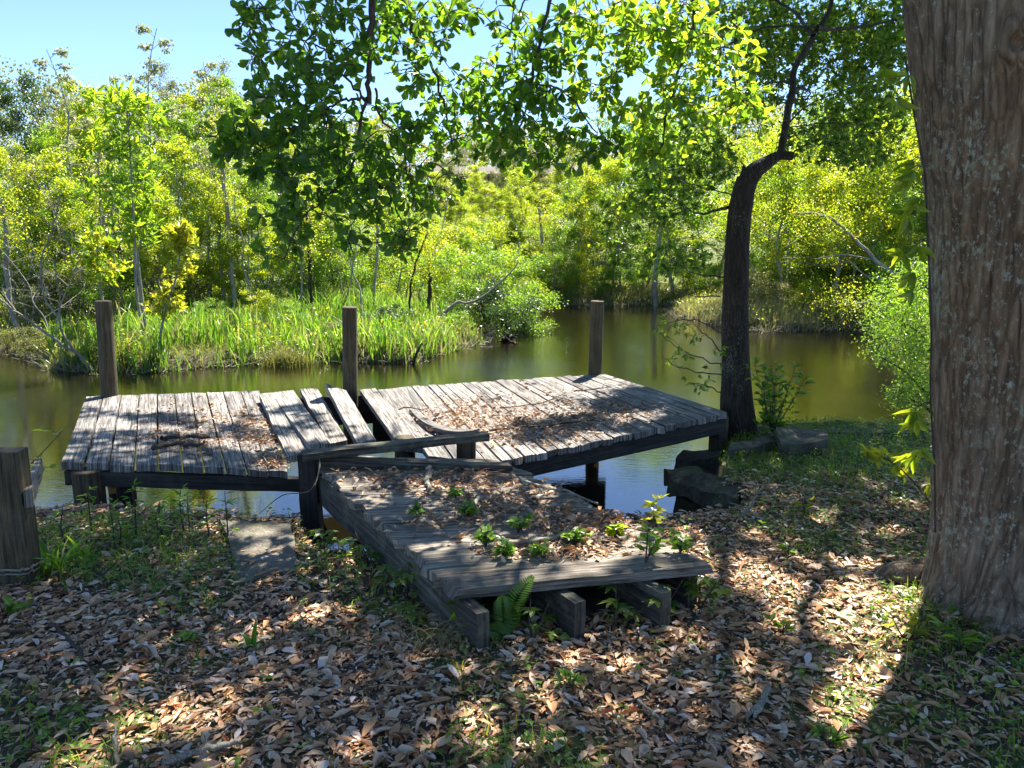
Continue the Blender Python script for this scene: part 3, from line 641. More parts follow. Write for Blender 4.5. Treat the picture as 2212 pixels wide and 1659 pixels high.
for (n, L0, L1, x0, x1, y0, y1) in [(90000, .006, .024, -3.6, 4.2, 1.6, 5.2), (58000, .022, .058, -3.6, 4.2, 1.6, 5.2), (2600, .055, .08, -2.4, 2.6, 1.7, 3.6), (14000, .035, .06, -5, 7, 4.2, 8.0)]:
    P = scatter(n, x0, x1, y0, y1, lambda q: 1 - .72 * gpatch(q))
    P = P[(polyd(P, slab_xy) < 0) | (rng.random(len(P)) < .3)]
    P = P[polyd(P, walk_xy) < .05]
    k = len(P); az = rng.random(k) * 2 * PI; tilt = rng.normal(0, .15, k)
    A = np.stack([np.cos(az), np.sin(az), tilt], -1); Nn = norm(np.stack([rng.normal(0, .26, k), rng.normal(0, .26, k), np.ones(k)], -1))
    L_ = rng.uniform(L0, L1, k) * (1 + .5 * (rng.random(k) < .05)); W_ = L_ * rng.uniform(.22, .55, k)
    G_ = onground(P, .004) + np.stack([0 * az, 0 * az, rng.random(k) * .014], -1); R_ = np.clip(rng.beta(1.7, 1.5, k) * .95 + (rng.random(k) < .05) * rng.random(k) * .6, 0, 1); C_ = rng.normal(0, .15, k); pick = rng.integers(0, 3, k)
    for q_, T_ in enumerate((T_FLAT, T_NARR, T_OVAL)):
        m_ = pick == q_ if q_ < 2 else (pick == 2); leaves(mb, G_[m_], A[m_], Nn[m_], L_[m_] * (1.0 if q_ != 1 else 1.15), W_[m_] * (.9 if q_ else 1), T_, R_[m_], C_[m_] * (1 if q_ < 2 else 1.4))
tag(mb.build('leaf_litter', M['litter']), 'brown and grey fallen leaves covering the bank', 'leaf litter', kind='stuff')
mb = MB()
P = scatter(110000, -4.5, 6, 1.6, 8.0, lambda q: .05 + .9 * gpatch(q))
P = P[(polyd(P, slab_xy) < 0) & (polyd(P, walk_xy) < -.02)]
k = len(P); blades(mb, onground(P, -.005), rng.uniform(.02, .10, k) * (.6 + .5 * gpatch(P)), rng.uniform(.003, .007, k), rng.uniform(.1, 1.2, k), 3)
tag(mb.build('grass', M['grass']), 'short thin grass growing through the leaf litter', 'grass', kind='stuff')
mb = MB()
P = scatter(16000, -4.5, 6, 1.6, 7.6, lambda q: .05 + .85 * gpatch(q))
P = P[(polyd(P, slab_xy) < 0) & (polyd(P, walk_xy) < -.02)]
P = np.repeat(P, 4, 0) + rng.normal(0, .012, (len(P) * 4, 2)); k = len(P); az = rng.random(k) * 2 * PI
leaves(mb, onground(P, 0) + np.stack([0 * az, 0 * az, rng.uniform(.015, .06, k)], -1), np.stack([np.cos(az), np.sin(az), rng.uniform(-.2, .5, k)], -1), rdir(k, 2.5), rng.uniform(.016, .036, k), rng.uniform(.01, .02, k), T_LANCE)
tag(mb.build('ground_cover', M['green_leaf']), 'small green weeds and seedlings covering damp patches of the bank', 'weeds', kind='stuff')

# litter on the dock and walkway
def zfit(P, quad):
    q = np.array(quad); A = np.c_[q[:, :2], np.ones(4)]; c, *_ = np.linalg.lstsq(A, q[:, 2], rcond=None); return P[:, 0] * c[0] + P[:, 1] * c[1] + c[2]
deckR = np.array([PZ(1000, 1018, .12), PZ(1573, 892, .24), PZ(1306, 808, .23), PZ(780, 842, .17)])
deckL = np.array([PZ(130, 1000, .21), PZ(640, 1020, .08), PZ(560, 850, .18), PZ(185, 856, .21)])
walkq = np.array([a0, a1, b1, b0])
def disp_scatter(n, blobs, quad):
    o = []
    q = np.array(quad); zt = q[:, 2].mean()
    for (cx, cy, rx, ry, w) in blobs:
        k = int(n * w); r = np.sqrt(rng.random(k)) * (.35 + .65 * rng.random(k)); a = rng.random(k) * 2 * PI
        for x, y in zip(cx + rx * r * np.cos(a), cy + ry * r * np.sin(a)): o.append(PZ(x, y, zt)[:2])
    P = np.array(o); P = P[polyd(P, q[:, :2]) > .01]
    return np.concatenate([P, zfit(P, q)[:, None] + .003], 1)
mbl = MB(); mbn = MB()
def debris(n, blobs, quad, L0, L1):
    P = disp_scatter(n, blobs, quad); k = len(P); az = rng.random(k) * 2 * PI
    leaves(mbl, P + np.stack([0 * az, 0 * az, rng.random(k) * .018], -1), np.stack([np.cos(az), np.sin(az), rng.normal(0, .2, k)], -1), norm(np.stack([rng.normal(0, .3, k), rng.normal(0, .3, k), np.ones(k)], -1)), rng.uniform(L0, L1, k), rng.uniform(L0, L1, k) * .38, T_OVAL, rng.beta(2, 2.4, k) * .95, rng.normal(0, .4, k))
    P = disp_scatter(int(n * 1.5), blobs, quad); k = len(P); az = rng.random(k) * 2 * PI
    leaves(mbn, P + np.stack([0 * az, 0 * az, rng.random(k) * .015], -1), np.stack([np.cos(az), np.sin(az), rng.normal(0, .12, k)], -1), rdir(k, 2), rng.uniform(.02, .12, k), rng.uniform(.0015, .004, k), T_DIA)
debris(700, [(1150, 920, 240, 50, 1), (1000, 890, 160, 45, .6), (1300, 900, 200, 40, .5), (1150, 880, 330, 70, .6)], deckR, .02, .05)
debris(420, [(560, 920, 100, 60, .8), (440, 900, 200, 50, .6), (400, 950, 160, 30, .5), (590, 985, 60, 30, .4)], deckL, .02, .05)
debris(420, [(930, 1040, 250, 45, 1.0), (1100, 1090, 190, 60, .8), (1250, 1140, 180, 60, .7), (1200, 1190, 230, 30, .5), (1330, 1120, 60, 20, .5), (980, 1130, 260, 60, .25)], walkq, .02, .06)
tag(mbl.build('dock_litter', M['litter']), 'dead leaves drifted over the dock and walkway boards', 'leaf litter', kind='stuff')
tag(mbn.build('pine_straw', M['needle']), 'fine brown twigs and needles strewn over the dock and walkway', 'debris', kind='stuff')

def stick(pts, r, label, mat='stick', name='stick', cat='stick', group=None, side=None):
    mb = MB(); p = spline(pts, 12); p = p + rng.normal(0, r * .35, p.shape); tube(mb, p, np.linspace(r, r * .55, 12), 7, True, 0, .25, 3)
    if side:
        for (i0, dx, dy, ln) in side:
            q = p[i0]; e = q + norm(np.array([dx, dy, .15])) * ln; tube(mb, spline([q, (q + e) / 2 + rng.normal(0, .01, 3), e], 6), np.linspace(r * .5, r * .25, 6), 5)
    return tag(mb.build(name, M[mat]), label, cat, group)
D3 = lambda x, y, z: PZ(x, y, z)
stick([D3(1098, 1178, .245), D3(1160, 1166, .25), D3(1215, 1158, .255), D3(1262, 1152, .25)], .013, 'pale stick lying among the seedlings on the walkway', side=[(7, .3, .5, .15)])
stick([D3(1120, 1035, .235), D3(1180, 1055, .24), D3(1230, 1062, .24), D3(1290, 1090, .235)], .010, 'long thin twig along the walkway right edge beside the dark water', side=[(6, .1, .5, .1)])
stick([D3(930, 1020, .24), D3(922, 1035, .245), D3(928, 1055, .25)], .018, 'short thick grey bark piece on the walkway litter', name='bark_piece', cat='bark')
stick([D3(1015, 1105, .24), D3(1030, 1080, .25), D3(1035, 1062, .25)], .014, 'short knobbly twig on the middle of the walkway')
stick([D3(330, 968, .215), D3(380, 958, .22), D3(430, 962, .21)], .02, 'thick dark broken branch piece on the dock left end', 'twig', side=[(4, .4, .8, .15), (9, .6, -.2, .12)])
stick([D3(350, 948, .215), D3(400, 943, .22), D3(450, 944, .21)], .016, 'second dark branch piece lying just behind the thick one on the dock left end', 'twig')
stick([D3(545, 990, .15), D3(570, 975, .155), D3(600, 968, .15)], .014, 'small stubby stick near the front edge of the dock left end')
stick([D3(1030, 935, .16), D3(1100, 925, .18), D3(1190, 918, .19), D3(1290, 905, .205)], .010, 'long brown stick across the middle of the sunlit dock', 'twig', side=[(4, .4, .7, .25), (8, .5, -.5, .2)])
stick([D3(1240, 845, .22), D3(1300, 838, .225), D3(1350, 830, .23)], .008, 'thin stick near the far right corner of the dock', 'twig', side=[(5, .3, .6, .12)])
stick([D3(1080, 880, .19), D3(1160, 872, .2), D3(1220, 850, .215)], .006, 'thin twig lying behind the litter heap on the dock', 'twig')
stick([D3(860, 885, .18), D3(880, 880, .19), D3(915, 886, .18)], .007, 'curved little twig on the dock planks right of the gap', 'twig')
stick([D3(1625, 1550, .02), D3(1640, 1520, .03), D3(1662, 1480, .03)], .016, 'short grey broken stick lying in the leaves at lower right')
stick([D3(1380, 1515, .02), D3(1410, 1540, .03), D3(1440, 1556, .02)], .006, 'thin pale twig in the leaves below the walkway')
stick([D3(345, 1650, .02), D3(440, 1618, .03), D3(520, 1600, .03)], .014, 'mossy stick lying in the sunlit leaves at lower left')
stick([D3(255, 1650, .01), D3(250, 1600, .03), D3(248, 1575, .05)], .008, 'thin upright twig leaning in the leaves at lower left')
stick([D3(110, 1350, .02), D3(170, 1400, .03), D3(180, 1430, .03)], .010, 'dark thin stick lying in the leaves near the fence post', 'twig')
stick([D3(1600, 1118, .0), D3(1625, 1090, .08), D3(1636, 1065, .16)], .009, 'forked bare twig standing at the edge of the hole', side=[(4, -.6, .1, .12)])
# the stem that trails off the walkway corner post into the water
mb = MB(); tube(mb, spline([PZ(688, 980, .3), PZ(690, 1010, .28), PZ(670, 1060, .2), PZ(610, 1070, .02), PZ(560, 1110, -.1)], 22), np.linspace(.005, .002, 22), 6, True, 0, .2)
tag(mb.build('trailing_stem', M['rough']), 'bare grey stem trailing from the walkway corner post down to the slab', 'stem')

# ------------------------------------------------------------------ seedlings and small plants
def plant(base, h, n, ll, lw, label, cat='plant', name='seedling', mat='green_leaf', stems=1, spread=.3, T=T_LANCE, group=None, up=.25, lean=(0, 0), palm=0, twigmat='twig', start=.25, seed=None):
    base = np.array(base, float); r = root(name, label, cat, base, group); ms = MB(); ml = MB()
    for s in range(stems):
        a = rng.random() * 2 * PI; out_ = np.array([math.cos(a), math.sin(a), 0]) * spread * h * (0 if stems == 1 else rng.random()); hh = h * rng.uniform(.7, 1) if stems > 1 else h
        tip = base + out_ + np.array([lean[0] * h, lean[1] * h, hh]); p = spline([base, (base + tip) / 2 + rng.normal(0, h * .04, 3), tip], 12)
        tube(ms, p, np.linspace(.004 + h * .006, .0015, 12), 5)
        k = max(2, n // stems)
        for q in range(k):
            t = start + (1 - start) * (q + .5) / k; o = p[min(11, int(t * 11))]
            az = q * 2.4 + rng.random(); d = norm(np.array([math.cos(az), math.sin(az), up + rng.normal(0, .2)]))
            pl = rng.uniform(.2, 1) * spread * h * .35
            e = o + d * pl; tube(ms, np.array([o, (o + e) / 2 + [0, 0, .003], e]), .0015, 4, False)
            if palm:
                ks = palm; aa = np.linspace(-1.9, 1.9, ks) + az
                dd = np.stack([np.cos(aa), np.sin(aa), np.full(ks, -.12)], -1); leaves(ml, np.repeat(e[None], ks, 0), dd, np.repeat([[0, 0, 1.]], ks, 0) + rng.normal(0, .15, (ks, 3)), ll * (1 - .3 * np.abs(np.linspace(-1, 1, ks))), lw, T, np.full(ks, rng.random()))
            else:
                m_ = 3; aa = az + rng.normal(0, .8, m_); dd = np.stack([np.cos(aa), np.sin(aa), rng.normal(up, .3, m_)], -1)
                leaves(ml, o + d * pl * np.linspace(.5, 1, m_)[:, None], dd, rdir(m_, 3), ll * rng.uniform(.7, 1.1, m_), lw * rng.uniform(.8, 1.1, m_), T)
    ms.build('stem', M[twigmat], r); ml.build('foliage', M[mat], r); return r
G = lambda x, y: (lambda p: np.array([p[0], p[1], height([p[0]], [p[1]])[0]]))(PZ(x, y, 0))
g5 = 'five-leaved creeper sprigs round the walkway foot'
for (x, y, hh, nn, lab) in [(1150, 1395, .22, 7, 'creeper sprig with five-part dark green leaves right of the fern'), (1330, 1365, .2, 7, 'creeper sprig under the walkway front between the two right joists'),
        (1420, 1345, .18, 8, 'creeper sprig just right of the rightmost joist end'), (1510, 1320, .22, 10, 'bushy creeper sprig under the walkway right corner'),
        (800, 1225, .16, 8, 'creeper sprig at the foot of the walkway left side, farthest back'), (880, 1290, .2, 9, 'creeper sprig halfway along the walkway left side'), (880, 1350, .14, 6, 'low creeper sprig left of the leftmost joist end'), (700, 1185, .12, 8, 'sunlit creeper sprig at the edge of the dark hole beside the slab')]:
    plant(G(x, y), hh, nn, .065, .024, lab, 'creeper', 'creeper_sprig', 'green_leaf' if y < 1240 else 'crown_leaf', stems=3, spread=.9, palm=5, group=g5)
plant(G(1010, 1360), .16, 8, .08, .04, 'broad-leaved seedling left of the leftmost joist', 'seedling', stems=2, spread=.6, mat='green_leaf')
wz = .235
for (x, y, hh, nn, st, lab, mt) in [(1050, 1180, .09, 14, 5, 'low clump of round-leaved seedlings on the walkway, leftmost of the clumps', 'green_leaf'), (1120, 1150, .09, 12, 5, 'seedling clump behind the pale stick on the walkway', 'green_leaf'),
        (1160, 1200, .07, 12, 5, 'creeping clump of seedlings on the front boards of the walkway', 'green_leaf'), (1090, 1205, .07, 16, 6, 'sprawling seedlings just behind the front board of the walkway', 'green_leaf'), (1240, 1175, .08, 12, 5, 'seedling clump right of the pale stick on the walkway', 'green_leaf'), (1330, 1165, .08, 12, 5, 'seedling clump near the walkway right edge', 'lime_leaf'), (1470, 1195, .08, 10, 4, 'weeds at the walkway front right corner', 'green_leaf'), (1395, 1215, .17, 9, 2, 'tall leafy seedling rising from the walkway front right boards', 'green_leaf'),
        (1410, 1150, .16, 6, 1, 'sunlit bright seedling beside the walkway right edge', 'yellow_leaf'), (900, 1112, .05, 8, 3, 'small pale green tuft on the walkway left boards', 'green_leaf'), (985, 1075, .05, 5, 1, 'lone small blade sprout on the walkway middle', 'green_leaf'), (1010, 1115, .07, 10, 4, 'thin weed tuft at the centre of the walkway', 'green_leaf')]:
    q = PZ(x, y, wz - .01); plant(q, hh * (.95 if hh < .12 else 1), int(nn * 1.6), .048 if hh < .12 else .055, .026 if hh < .12 else .026, lab, 'seedling', 'seedling', mt, st, .8)
for (x, y, hh, nn, st, ll, lw, lab, cat, mt) in [(1230, 1490, .07, 6, 3, .05, .02, 'small three-leaved weed in the leaf litter below the walkway', 'weed', 'green_leaf'), (1690, 1365, .08, 6, 3, .05, .022, 'small dark weed in the litter right of the walkway', 'weed', 'crown_leaf'),
        (400, 1388, .07, 5, 2, .06, .03, 'drooping pale green seedling in the leaves left of centre', 'seedling', 'green_leaf'), (1960, 1395, .12, 8, 3, .06, .03, 'leafy weed at the sunlit edge beside the big trunk', 'weed', 'lime_leaf'),
        (2080, 1420, .10, 6, 3, .09, .03, 'low broad-leaved rosette right of the big trunk foot', 'weed', 'green_leaf'), (1790, 1610, .08, 7, 4, .05, .022, 'small weed patch near the bottom right', 'weed', 'green_leaf'), (10, 1330, .08, 4, 2, .08, .04, 'bright broad leaf seedling at the left edge below the fence post', 'seedling', 'green_leaf'),
        (1700, 1200, .07, 7, 4, .04, .02, 'low weed in the litter midway to the big trunk', 'weed', 'green_leaf'), (1740, 1115, .12, 6, 2, .04, .015, 'small yellow-green weed behind the litter on the right bank', 'weed', 'lime_leaf')]:
    plant(G(x, y), hh, nn, ll, lw, lab, cat, 'weed' if cat == 'weed' else 'seedling', mt, st, .9)
# broad upright leaf
mb = MB(); blades(mb, np.array([G(545, 1395), G(548, 1398), G(540, 1392)]), np.array([.15, .12, .07]), .035, np.array([.3, .15, .6]), 6)
tag(mb.build('leaf_shoot', M['reed']), 'single upright bright green leaf shoot standing in the litter', 'shoot')
for (x, y, k, hh, lab) in [(115, 1235, 26, .26, 'arching broad grass clump beside the fence post'), (180, 1215, 16, .2, 'smaller grass clump right of the fence post clump')]:
    mb = MB(); c = G(x, y); blades(mb, c + np.c_[rng.normal(0, .03, (k, 2)), np.zeros(k)], rng.uniform(.5, 1, k) * hh, rng.uniform(.012, .026, k), rng.uniform(.3, 1.1, k), 7)
    tag(mb.build('grass_clump', M['reed']), lab, 'grass clump')
c = G(940, 1390); k = 90; mb = MB(); blades(mb, c + np.c_[rng.normal(0, .05, (k, 2)), np.zeros(k)], rng.uniform(.08, .2, k), .004, rng.uniform(.8, 1.8, k), 6)
tag(mb.build('straw_tuft', M['dry_grass']), 'dry straw-coloured grass tuft left of the leftmost joist', 'grass tuft')
# slender stalks along the bulkhead
gs = 'slender leafy stalks along the bulkhead under the dock'
for i_, x in enumerate([155, 195, 240, 262, 300, 335, 360, 395, 415, 455, 490]):
    plant(G(x + rng.normal(0, 4), 1168 + rng.normal(0, 14)), rng.uniform(.16, .30), 9, .05, .010, 'slender whorled stalk before the dark bulkhead', 'weed', 'stalk_weed', 'green_leaf', 1, .4, group=gs, start=.3)
# fern
def fern(base, fronds, label):
    r = root('fern', label, 'fern', base); 
    for (dx, dy, dz_) in fronds:
        ms = MB(); tip = base + np.array([dx, dy, dz_]); p = spline([base, base + np.array([dx * .4, dy * .4, dz_ * .62]), tip], 26); tube(ms, p, np.linspace(.0025, .001, 26), 4)
        tg = norm(np.gradient(p, axis=0)); Ls = np.interp(np.linspace(0, 1, 26), [0, .15, .35, .7, 1], [0, .015, .05, .036, .006])
        side = norm(np.cross(tg, [0.1, -1., .15]))
        for s in (1, -1):
            leaves(ms, p[2:], side[2:] * s + tg[2:] * .35, np.cross(side[2:], tg[2:]) + 0, Ls[2:] + .004, .009, T_LANCE, np.full(24, .35))
        ms.build('frond', M['green_leaf'], r)
fern(G(1090, 1390), [(-.01, -.03, .20), (.11, .0, .27), (-.07, -.05, .07), (.05, .03, .13)], 'bright green fern standing against the walkway front edge')
# leafy shrub by the dark tree and others on the right bank
plant(G(1668, 938), .62, 120, .07, .034, 'light green leafy shrub growing between the dark tree and the raised block', 'shrub', 'leafy_shrub', 'green_leaf', 7, .55, up=.5, start=.12)
plant(G(1600, 925), .22, 12, .05, .025, 'small sprig at the foot of the dark tree', 'sprig', 'sprig', 'green_leaf', 3, .6, up=.5)
r = root('yellow_sprig', 'yellow sunlit sprig leaning out to the left of the big trunk', 'sprig', PZ(2030, 1120, 0)); ms = MB(); ml = MB()
q = spline([PZ(2030, 1120, 0), PY(1990, 1060, 4.5), PY(1930, 1000, 4.45), PY(1875, 985, 4.4)], 24); tube(ms, q, np.linspace(.006, .002, 24), 5)
for k in range(9, 24, 1):
    e = q[k] + rng.normal(0, .035, 3); tube(ms, np.array([q[k], e]), .0015, 4, False); leaves(ml, np.repeat(e[None], 4, 0), rdir(4, .1), rdir(4, 2), rng.uniform(.06, .09, 4), .034, T_OVAL, rng.uniform(.3, .8, 4))
ms.build('stem', M['twig'], r); ml.build('foliage', M['yellow_leaf'], r)
# sprig behind the fence post
q = PZ(20, 1010, .35); plant(PZ(-30, 1090, 0), .42, 22, .07, .03, 'leafy spray reaching out over the water behind the fence post', 'sprig', 'leafy_spray', 'green_leaf', 4, 1.4, lean=(.25, .1), up=.2, start=.4)

# ------------------------------------------------------------------ big trunk on the right
TB = PZ(2176, 1290, 0)
def trunkmesh(rings, sides, cfun, rfun, seed, ridge, mat, name, parent, knots=()):
    mb = MB(); zs = np.linspace(0, 1, rings); an = np.linspace(0, 2 * PI, sides + 1)[:-1]
    C = np.array([cfun(z) for z in zs]); R = np.array([[rfun(z, a) for a in an] for z in zs])
    v = C[:, None] + np.stack([np.cos(an)[None] * R, np.sin(an)[None] * R, np.zeros_like(R)], -1)
    w = v.reshape(-1, 3); q = w * [15, 15, 2.6] + (fbm(w * 3, seed + 9, 2) * 1.2)[:, None]; n1 = 1 - np.abs(fbm(q * 1.4, seed, 3)) * 2.6; n2 = fbm(w * [14, 14, 5] * 2, seed + 4, 3)
    rad_ = norm(w - np.repeat(C, sides, 0)); w = w + rad_ * (ridge * .6 * n1 + ridge * .7 * n2)[:, None]
    for (ka, kz, kr, kh) in knots:
        kp = np.array(cfun(kz)); kp = kp + np.array([math.cos(ka), math.sin(ka), 0]) * rfun(kz, ka)
        d = np.linalg.norm((w - kp) * [1, 1, 1.0], axis=1) / kr; w = w + rad_ * (kh * (np.exp(-(d * 1.1) ** 2) * 1.2 - 1.5 * np.exp(-((d) * 2.4) ** 2)))[:, None]
    i = (np.arange(rings - 1)[:, None] * sides + np.arange(sides)[None]).ravel(); j = i - (i % sides) + (i % sides + 1) % sides
    mb.add(w, np.stack([i, j, j + sides, i + sides], -1), None, 0, smooth=True)
    return mb.build(name, M[mat], parent)
big = root('big_oak', 'massive reddish-brown oak trunk with lichen filling the right edge, its branches hanging over the dock', 'tree', TB)
HT = 5.2
eg = [PY(x, y, TB[1] + .02) for x, y in [(2030, 1330), (2026, 1200), (2022, 1050), (2018, 900), (2012, 700), (2008, 560), (2000, 430), (1988, 320), (1974, 220), (1962, 120), (1950, 0)]]
ez = np.array([q[2] for q in eg] + [eg[-1][2] + 1.5, 9]); ex = .03 + np.array([q[0] for q in eg] + [eg[-1][0] - .14, eg[-1][0] - .3])
def bc(t):
    z = t * HT - .25; return (float(np.interp(z, ez, ex)) + .315 - .012 * z, TB[1], z)
def br(t, a):
    z = t * HT - .25; f = math.exp(-max(z, 0) / .27); r = .315 - .012 * z + .0 * z
    r += f * (.06 + .07 * max(0, math.cos((a - PI * 1.04) * 1)) ** 10 + .26 * max(0, math.cos(a - PI * 1.53)) ** 10 + .16 * max(0, math.cos(a - PI * 1.8)) ** 8 + .12 * max(0, math.cos(a - PI * 1.27)) ** 12 + .1 * max(0, math.cos(a - .8)) ** 4)
    return r
kz = (PY(2140, 88, TB[1] - .3)[2] + .25) / HT
trunkmesh(620, 400, bc, br, 3, .012, 'big_bark', 'trunk', big, knots=[(PI * 1.42, (PY(2145, 88, TB[1] - .3)[2] + .25) / HT, .085, .05)])
# surface root
mb = MB(); tube(mb, spline([PZ(2060, 1235, .08), PZ(1990, 1235, .05), PZ(1920, 1240, .02), PZ(1880, 1245, -.03)], 16), np.linspace(.07, .03, 16), 12, True, 0, .25, 4); mb.build('surface_root', M['big_bark'], big)
topc = np.array(bc(1.0))

open_ = [  # sunlit openings on the ground and boards: centre x, y, radius x, y, turn
    (1860, 1320, 110, 55, .3), (1900, 1410, 75, 50, 0), (1840, 1480, 70, 55, 0), (1800, 1530, 80, 30, .2), (1700, 1270, 120, 28, .35), (1610, 1215, 70, 16, .2), (1720, 1340, 60, 22, .2), (1960, 1270, 60, 22, 0), (1330, 1430, 40, 16, 0), (1240, 1425, 28, 12, 0), (1350, 1560, 30, 30, 0), (1390, 1490, 18, 10, 0), (1830, 1600, 34, 26, 0),
    (390, 1520, 60, 20, -.4), (240, 1590, 110, 30, -.4), (180, 1640, 100, 26, -.2), (320, 1620, 50, 14, 0), (660, 1310, 40, 14, -.3), (620, 1340, 35, 10, -.3), (710, 1270, 26, 10, 0), (550, 1150, 45, 10, 0), (640, 1500, 20, 9, 0), (850, 1590, 26, 12, 0), (560, 1600, 26, 14, 0), (980, 1370, 16, 8, 0), (30, 1640, 30, 16, 0), (300, 1450, 60, 16, -.3), (500, 1480, 70, 14, -.3), (130, 1400, 40, 12, 0), (430, 1330, 50, 10, -.2), (840, 1450, 40, 18, 0), (1050, 1560, 50, 20, .2), (1180, 1500, 30, 14, 0), (1150, 1620, 60, 18, 0), (1540, 1480, 50, 20, .3), (1620, 1420, 40, 16, .3), (1500, 1380, 30, 12, 0), (2080, 1560, 60, 20, 0), (2150, 1480, 30, 14, 0), (760, 1640, 60, 18, 0), (900, 1350, 30, 10, 0), (1660, 1150, 50, 12, .2), (1850, 1200, 60, 14, .2), (1930, 1140, 30, 14, 0), (1620, 1620, 50, 20, 0), (1980, 1480, 40, 20, 0),
    (750, 1052, 55, 9, .1), (860, 1095, 40, 7, 0), (1290, 1110, 70, 22, .3), (1420, 1195, 110, 20, .05), (1100, 1080, 40, 10, 0), (1180, 1075, 26, 8, 0), (1050, 1230, 50, 9, 0), (1500, 1140, 60, 18, 0), (820, 1130, 70, 12, 0), (930, 1200, 60, 10, 0), (1150, 1250, 90, 10, .05), (1300, 1215, 70, 12, 0), (900, 1060, 50, 8, 0), (1040, 1130, 60, 10, 0), (1180, 1150, 60, 12, 0), (760, 1000, 60, 6, 0), (1430, 1120, 50, 16, 0), (1250, 1240, 60, 8, 0),
    (440, 862, 330, 20, 0), (330, 915, 160, 7, 0), (550, 935, 90, 10, 0), (610, 975, 50, 9, 0), (530, 1008, 60, 6, 0), (480, 890, 60, 10, 0), (240, 905, 50, 6, 0), (590, 900, 50, 10, 0), (960, 870, 220, 45, 0), (1150, 835, 200, 24, 0), (900, 910, 90, 22, 0), (1040, 960, 130, 22, 0), (1200, 965, 90, 18, 0), (1300, 935, 60, 10, 0), (750, 860, 60, 40, 0), (1360, 900, 60, 10, 0), (1120, 995, 50, 10, 0), (1230, 880, 50, 14, 0), (1000, 925, 80, 14, 0), (1350, 940, 30, 8, 0), (700, 930, 60, 9, 0), (560, 1085, 10, 10, 0),
    (470, 1130, 40, 12, 0), (1950, 1080, 30, 12, 0), (1780, 1110, 30, 8, 0), (1720, 1190, 30, 8, 0), (2010, 1210, 20, 12, 0)]
def sunlit(P):
    a, _ = sunlit_at(P, .03, [e for e in open_ if not (e in open_[open_i0:open_i1])]); b, _ = sunlit_at(P, .21, open_[open_i0:open_i1])
    return a | b, P - S[None] * ((P[:, 2] - .08) / S[2])[:, None]
def sunlit_at(P, zq, lst):
    Q = P - S[None] * ((P[:, 2] - zq) / S[2])[:, None]; x, y = proj(Q); nz = vnoise(Q * 9, 77) * .28 + vnoise(Q * 3.5, 78) * .25
    o = np.zeros(len(P), bool)
    for (cx, cy, rx, ry, a) in lst:
        dx, dy = x - cx, y - cy; u = (dx * math.cos(a) + dy * math.sin(a)) / rx; v = (-dx * math.sin(a) + dy * math.cos(a)) / ry
        o |= (u * u + v * v) < (1.22 + nz) ** 2
    return o, Q
LITQ = []
open_i0 = [i for i, e in enumerate(open_) if e[:2] == (750, 1052)][0]; open_i1 = [i for i, e in enumerate(open_) if e[:2] == (470, 1130)][0]
# ------------------------------------------------------------------ branch and rosette growth for trees close by
def grow_sprays(nodes, targets, ms, jit=.02, r0=.0035):
    """attach every target to the nearest node already there; returns the growth direction at each target"""
    nodes = [np.array(q, float) for q in nodes]; NP = np.array(nodes); cap = len(NP); buf = np.zeros((cap + len(targets), 3)); buf[:cap] = NP; n = cap; dirs = []
    left = list(range(len(targets))); T = np.array(targets); dist = np.min(np.linalg.norm(T[:, None] - NP[None], axis=2), 1); order = np.argsort(dist)
    for k in order:
        t = T[k]; dd = np.linalg.norm(buf[:n] - t, axis=1) + 0.0; j = int(np.argmin(dd)); a = buf[j]; L = dd[j]
        mid = (a + t) / 2 + rng.normal(0, L * .10, 3) + [0, 0, L * .08]
        tube(ms, spline([a, mid, t], 5), np.linspace(r0 * (1 + L), r0 * .55, 5), 4, False)
        buf[n] = t; n += 1; dirs.append((k, norm(t - mid)))
    D = np.zeros((len(T), 3))
    for k, d in dirs: D[k] = d
    return D
def rosettes(ml, P, D, per, L0, L1, wr, T, hang=.3, rb=(0, 1), open_=.8):
    n = len(P) * per; P2 = np.repeat(P, per, 0); D2 = np.repeat(D, per, 0)
    A = norm(D2 * rng.uniform(.1, 1.1, (n, 1)) + rdir(n) * open_ + [0, 0, -hang]); 
    Nn = rdir(n, .9); L_ = rng.uniform(L0, L1, n)
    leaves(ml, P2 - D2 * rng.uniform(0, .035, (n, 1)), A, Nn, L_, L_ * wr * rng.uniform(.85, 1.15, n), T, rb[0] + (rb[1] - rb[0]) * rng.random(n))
def blob_targets(blobs, dens):
    o = []
    for (cx, cy, rx, ry, Y0, Y1, w) in blobs:
        k = int(w * dens); r = rng.random(k) ** .55; a = rng.random(k) * 2 * PI
        for x, y, Yd in zip(cx + rx * r * np.cos(a), cy + ry * r * np.sin(a), rng.uniform(Y0, Y1, k)): o.append(PY(x, y, Yd))
    return np.array(o)
def limb(ms, disp, Yd, r0, r1, n=24, sides=9, jit=.006):
    pts = [PY(x, y, (Yd if np.isscalar(Yd) else Yd[i])) for i, (x, y) in enumerate(disp)]
    p = spline(pts, n) + rng.normal(0, jit, (n, 3)); tube(ms, p, np.linspace(r0, r1, n), sides, True, 0, .12, 5); return p
up = lambda x, y, z: np.array([x, y, z])
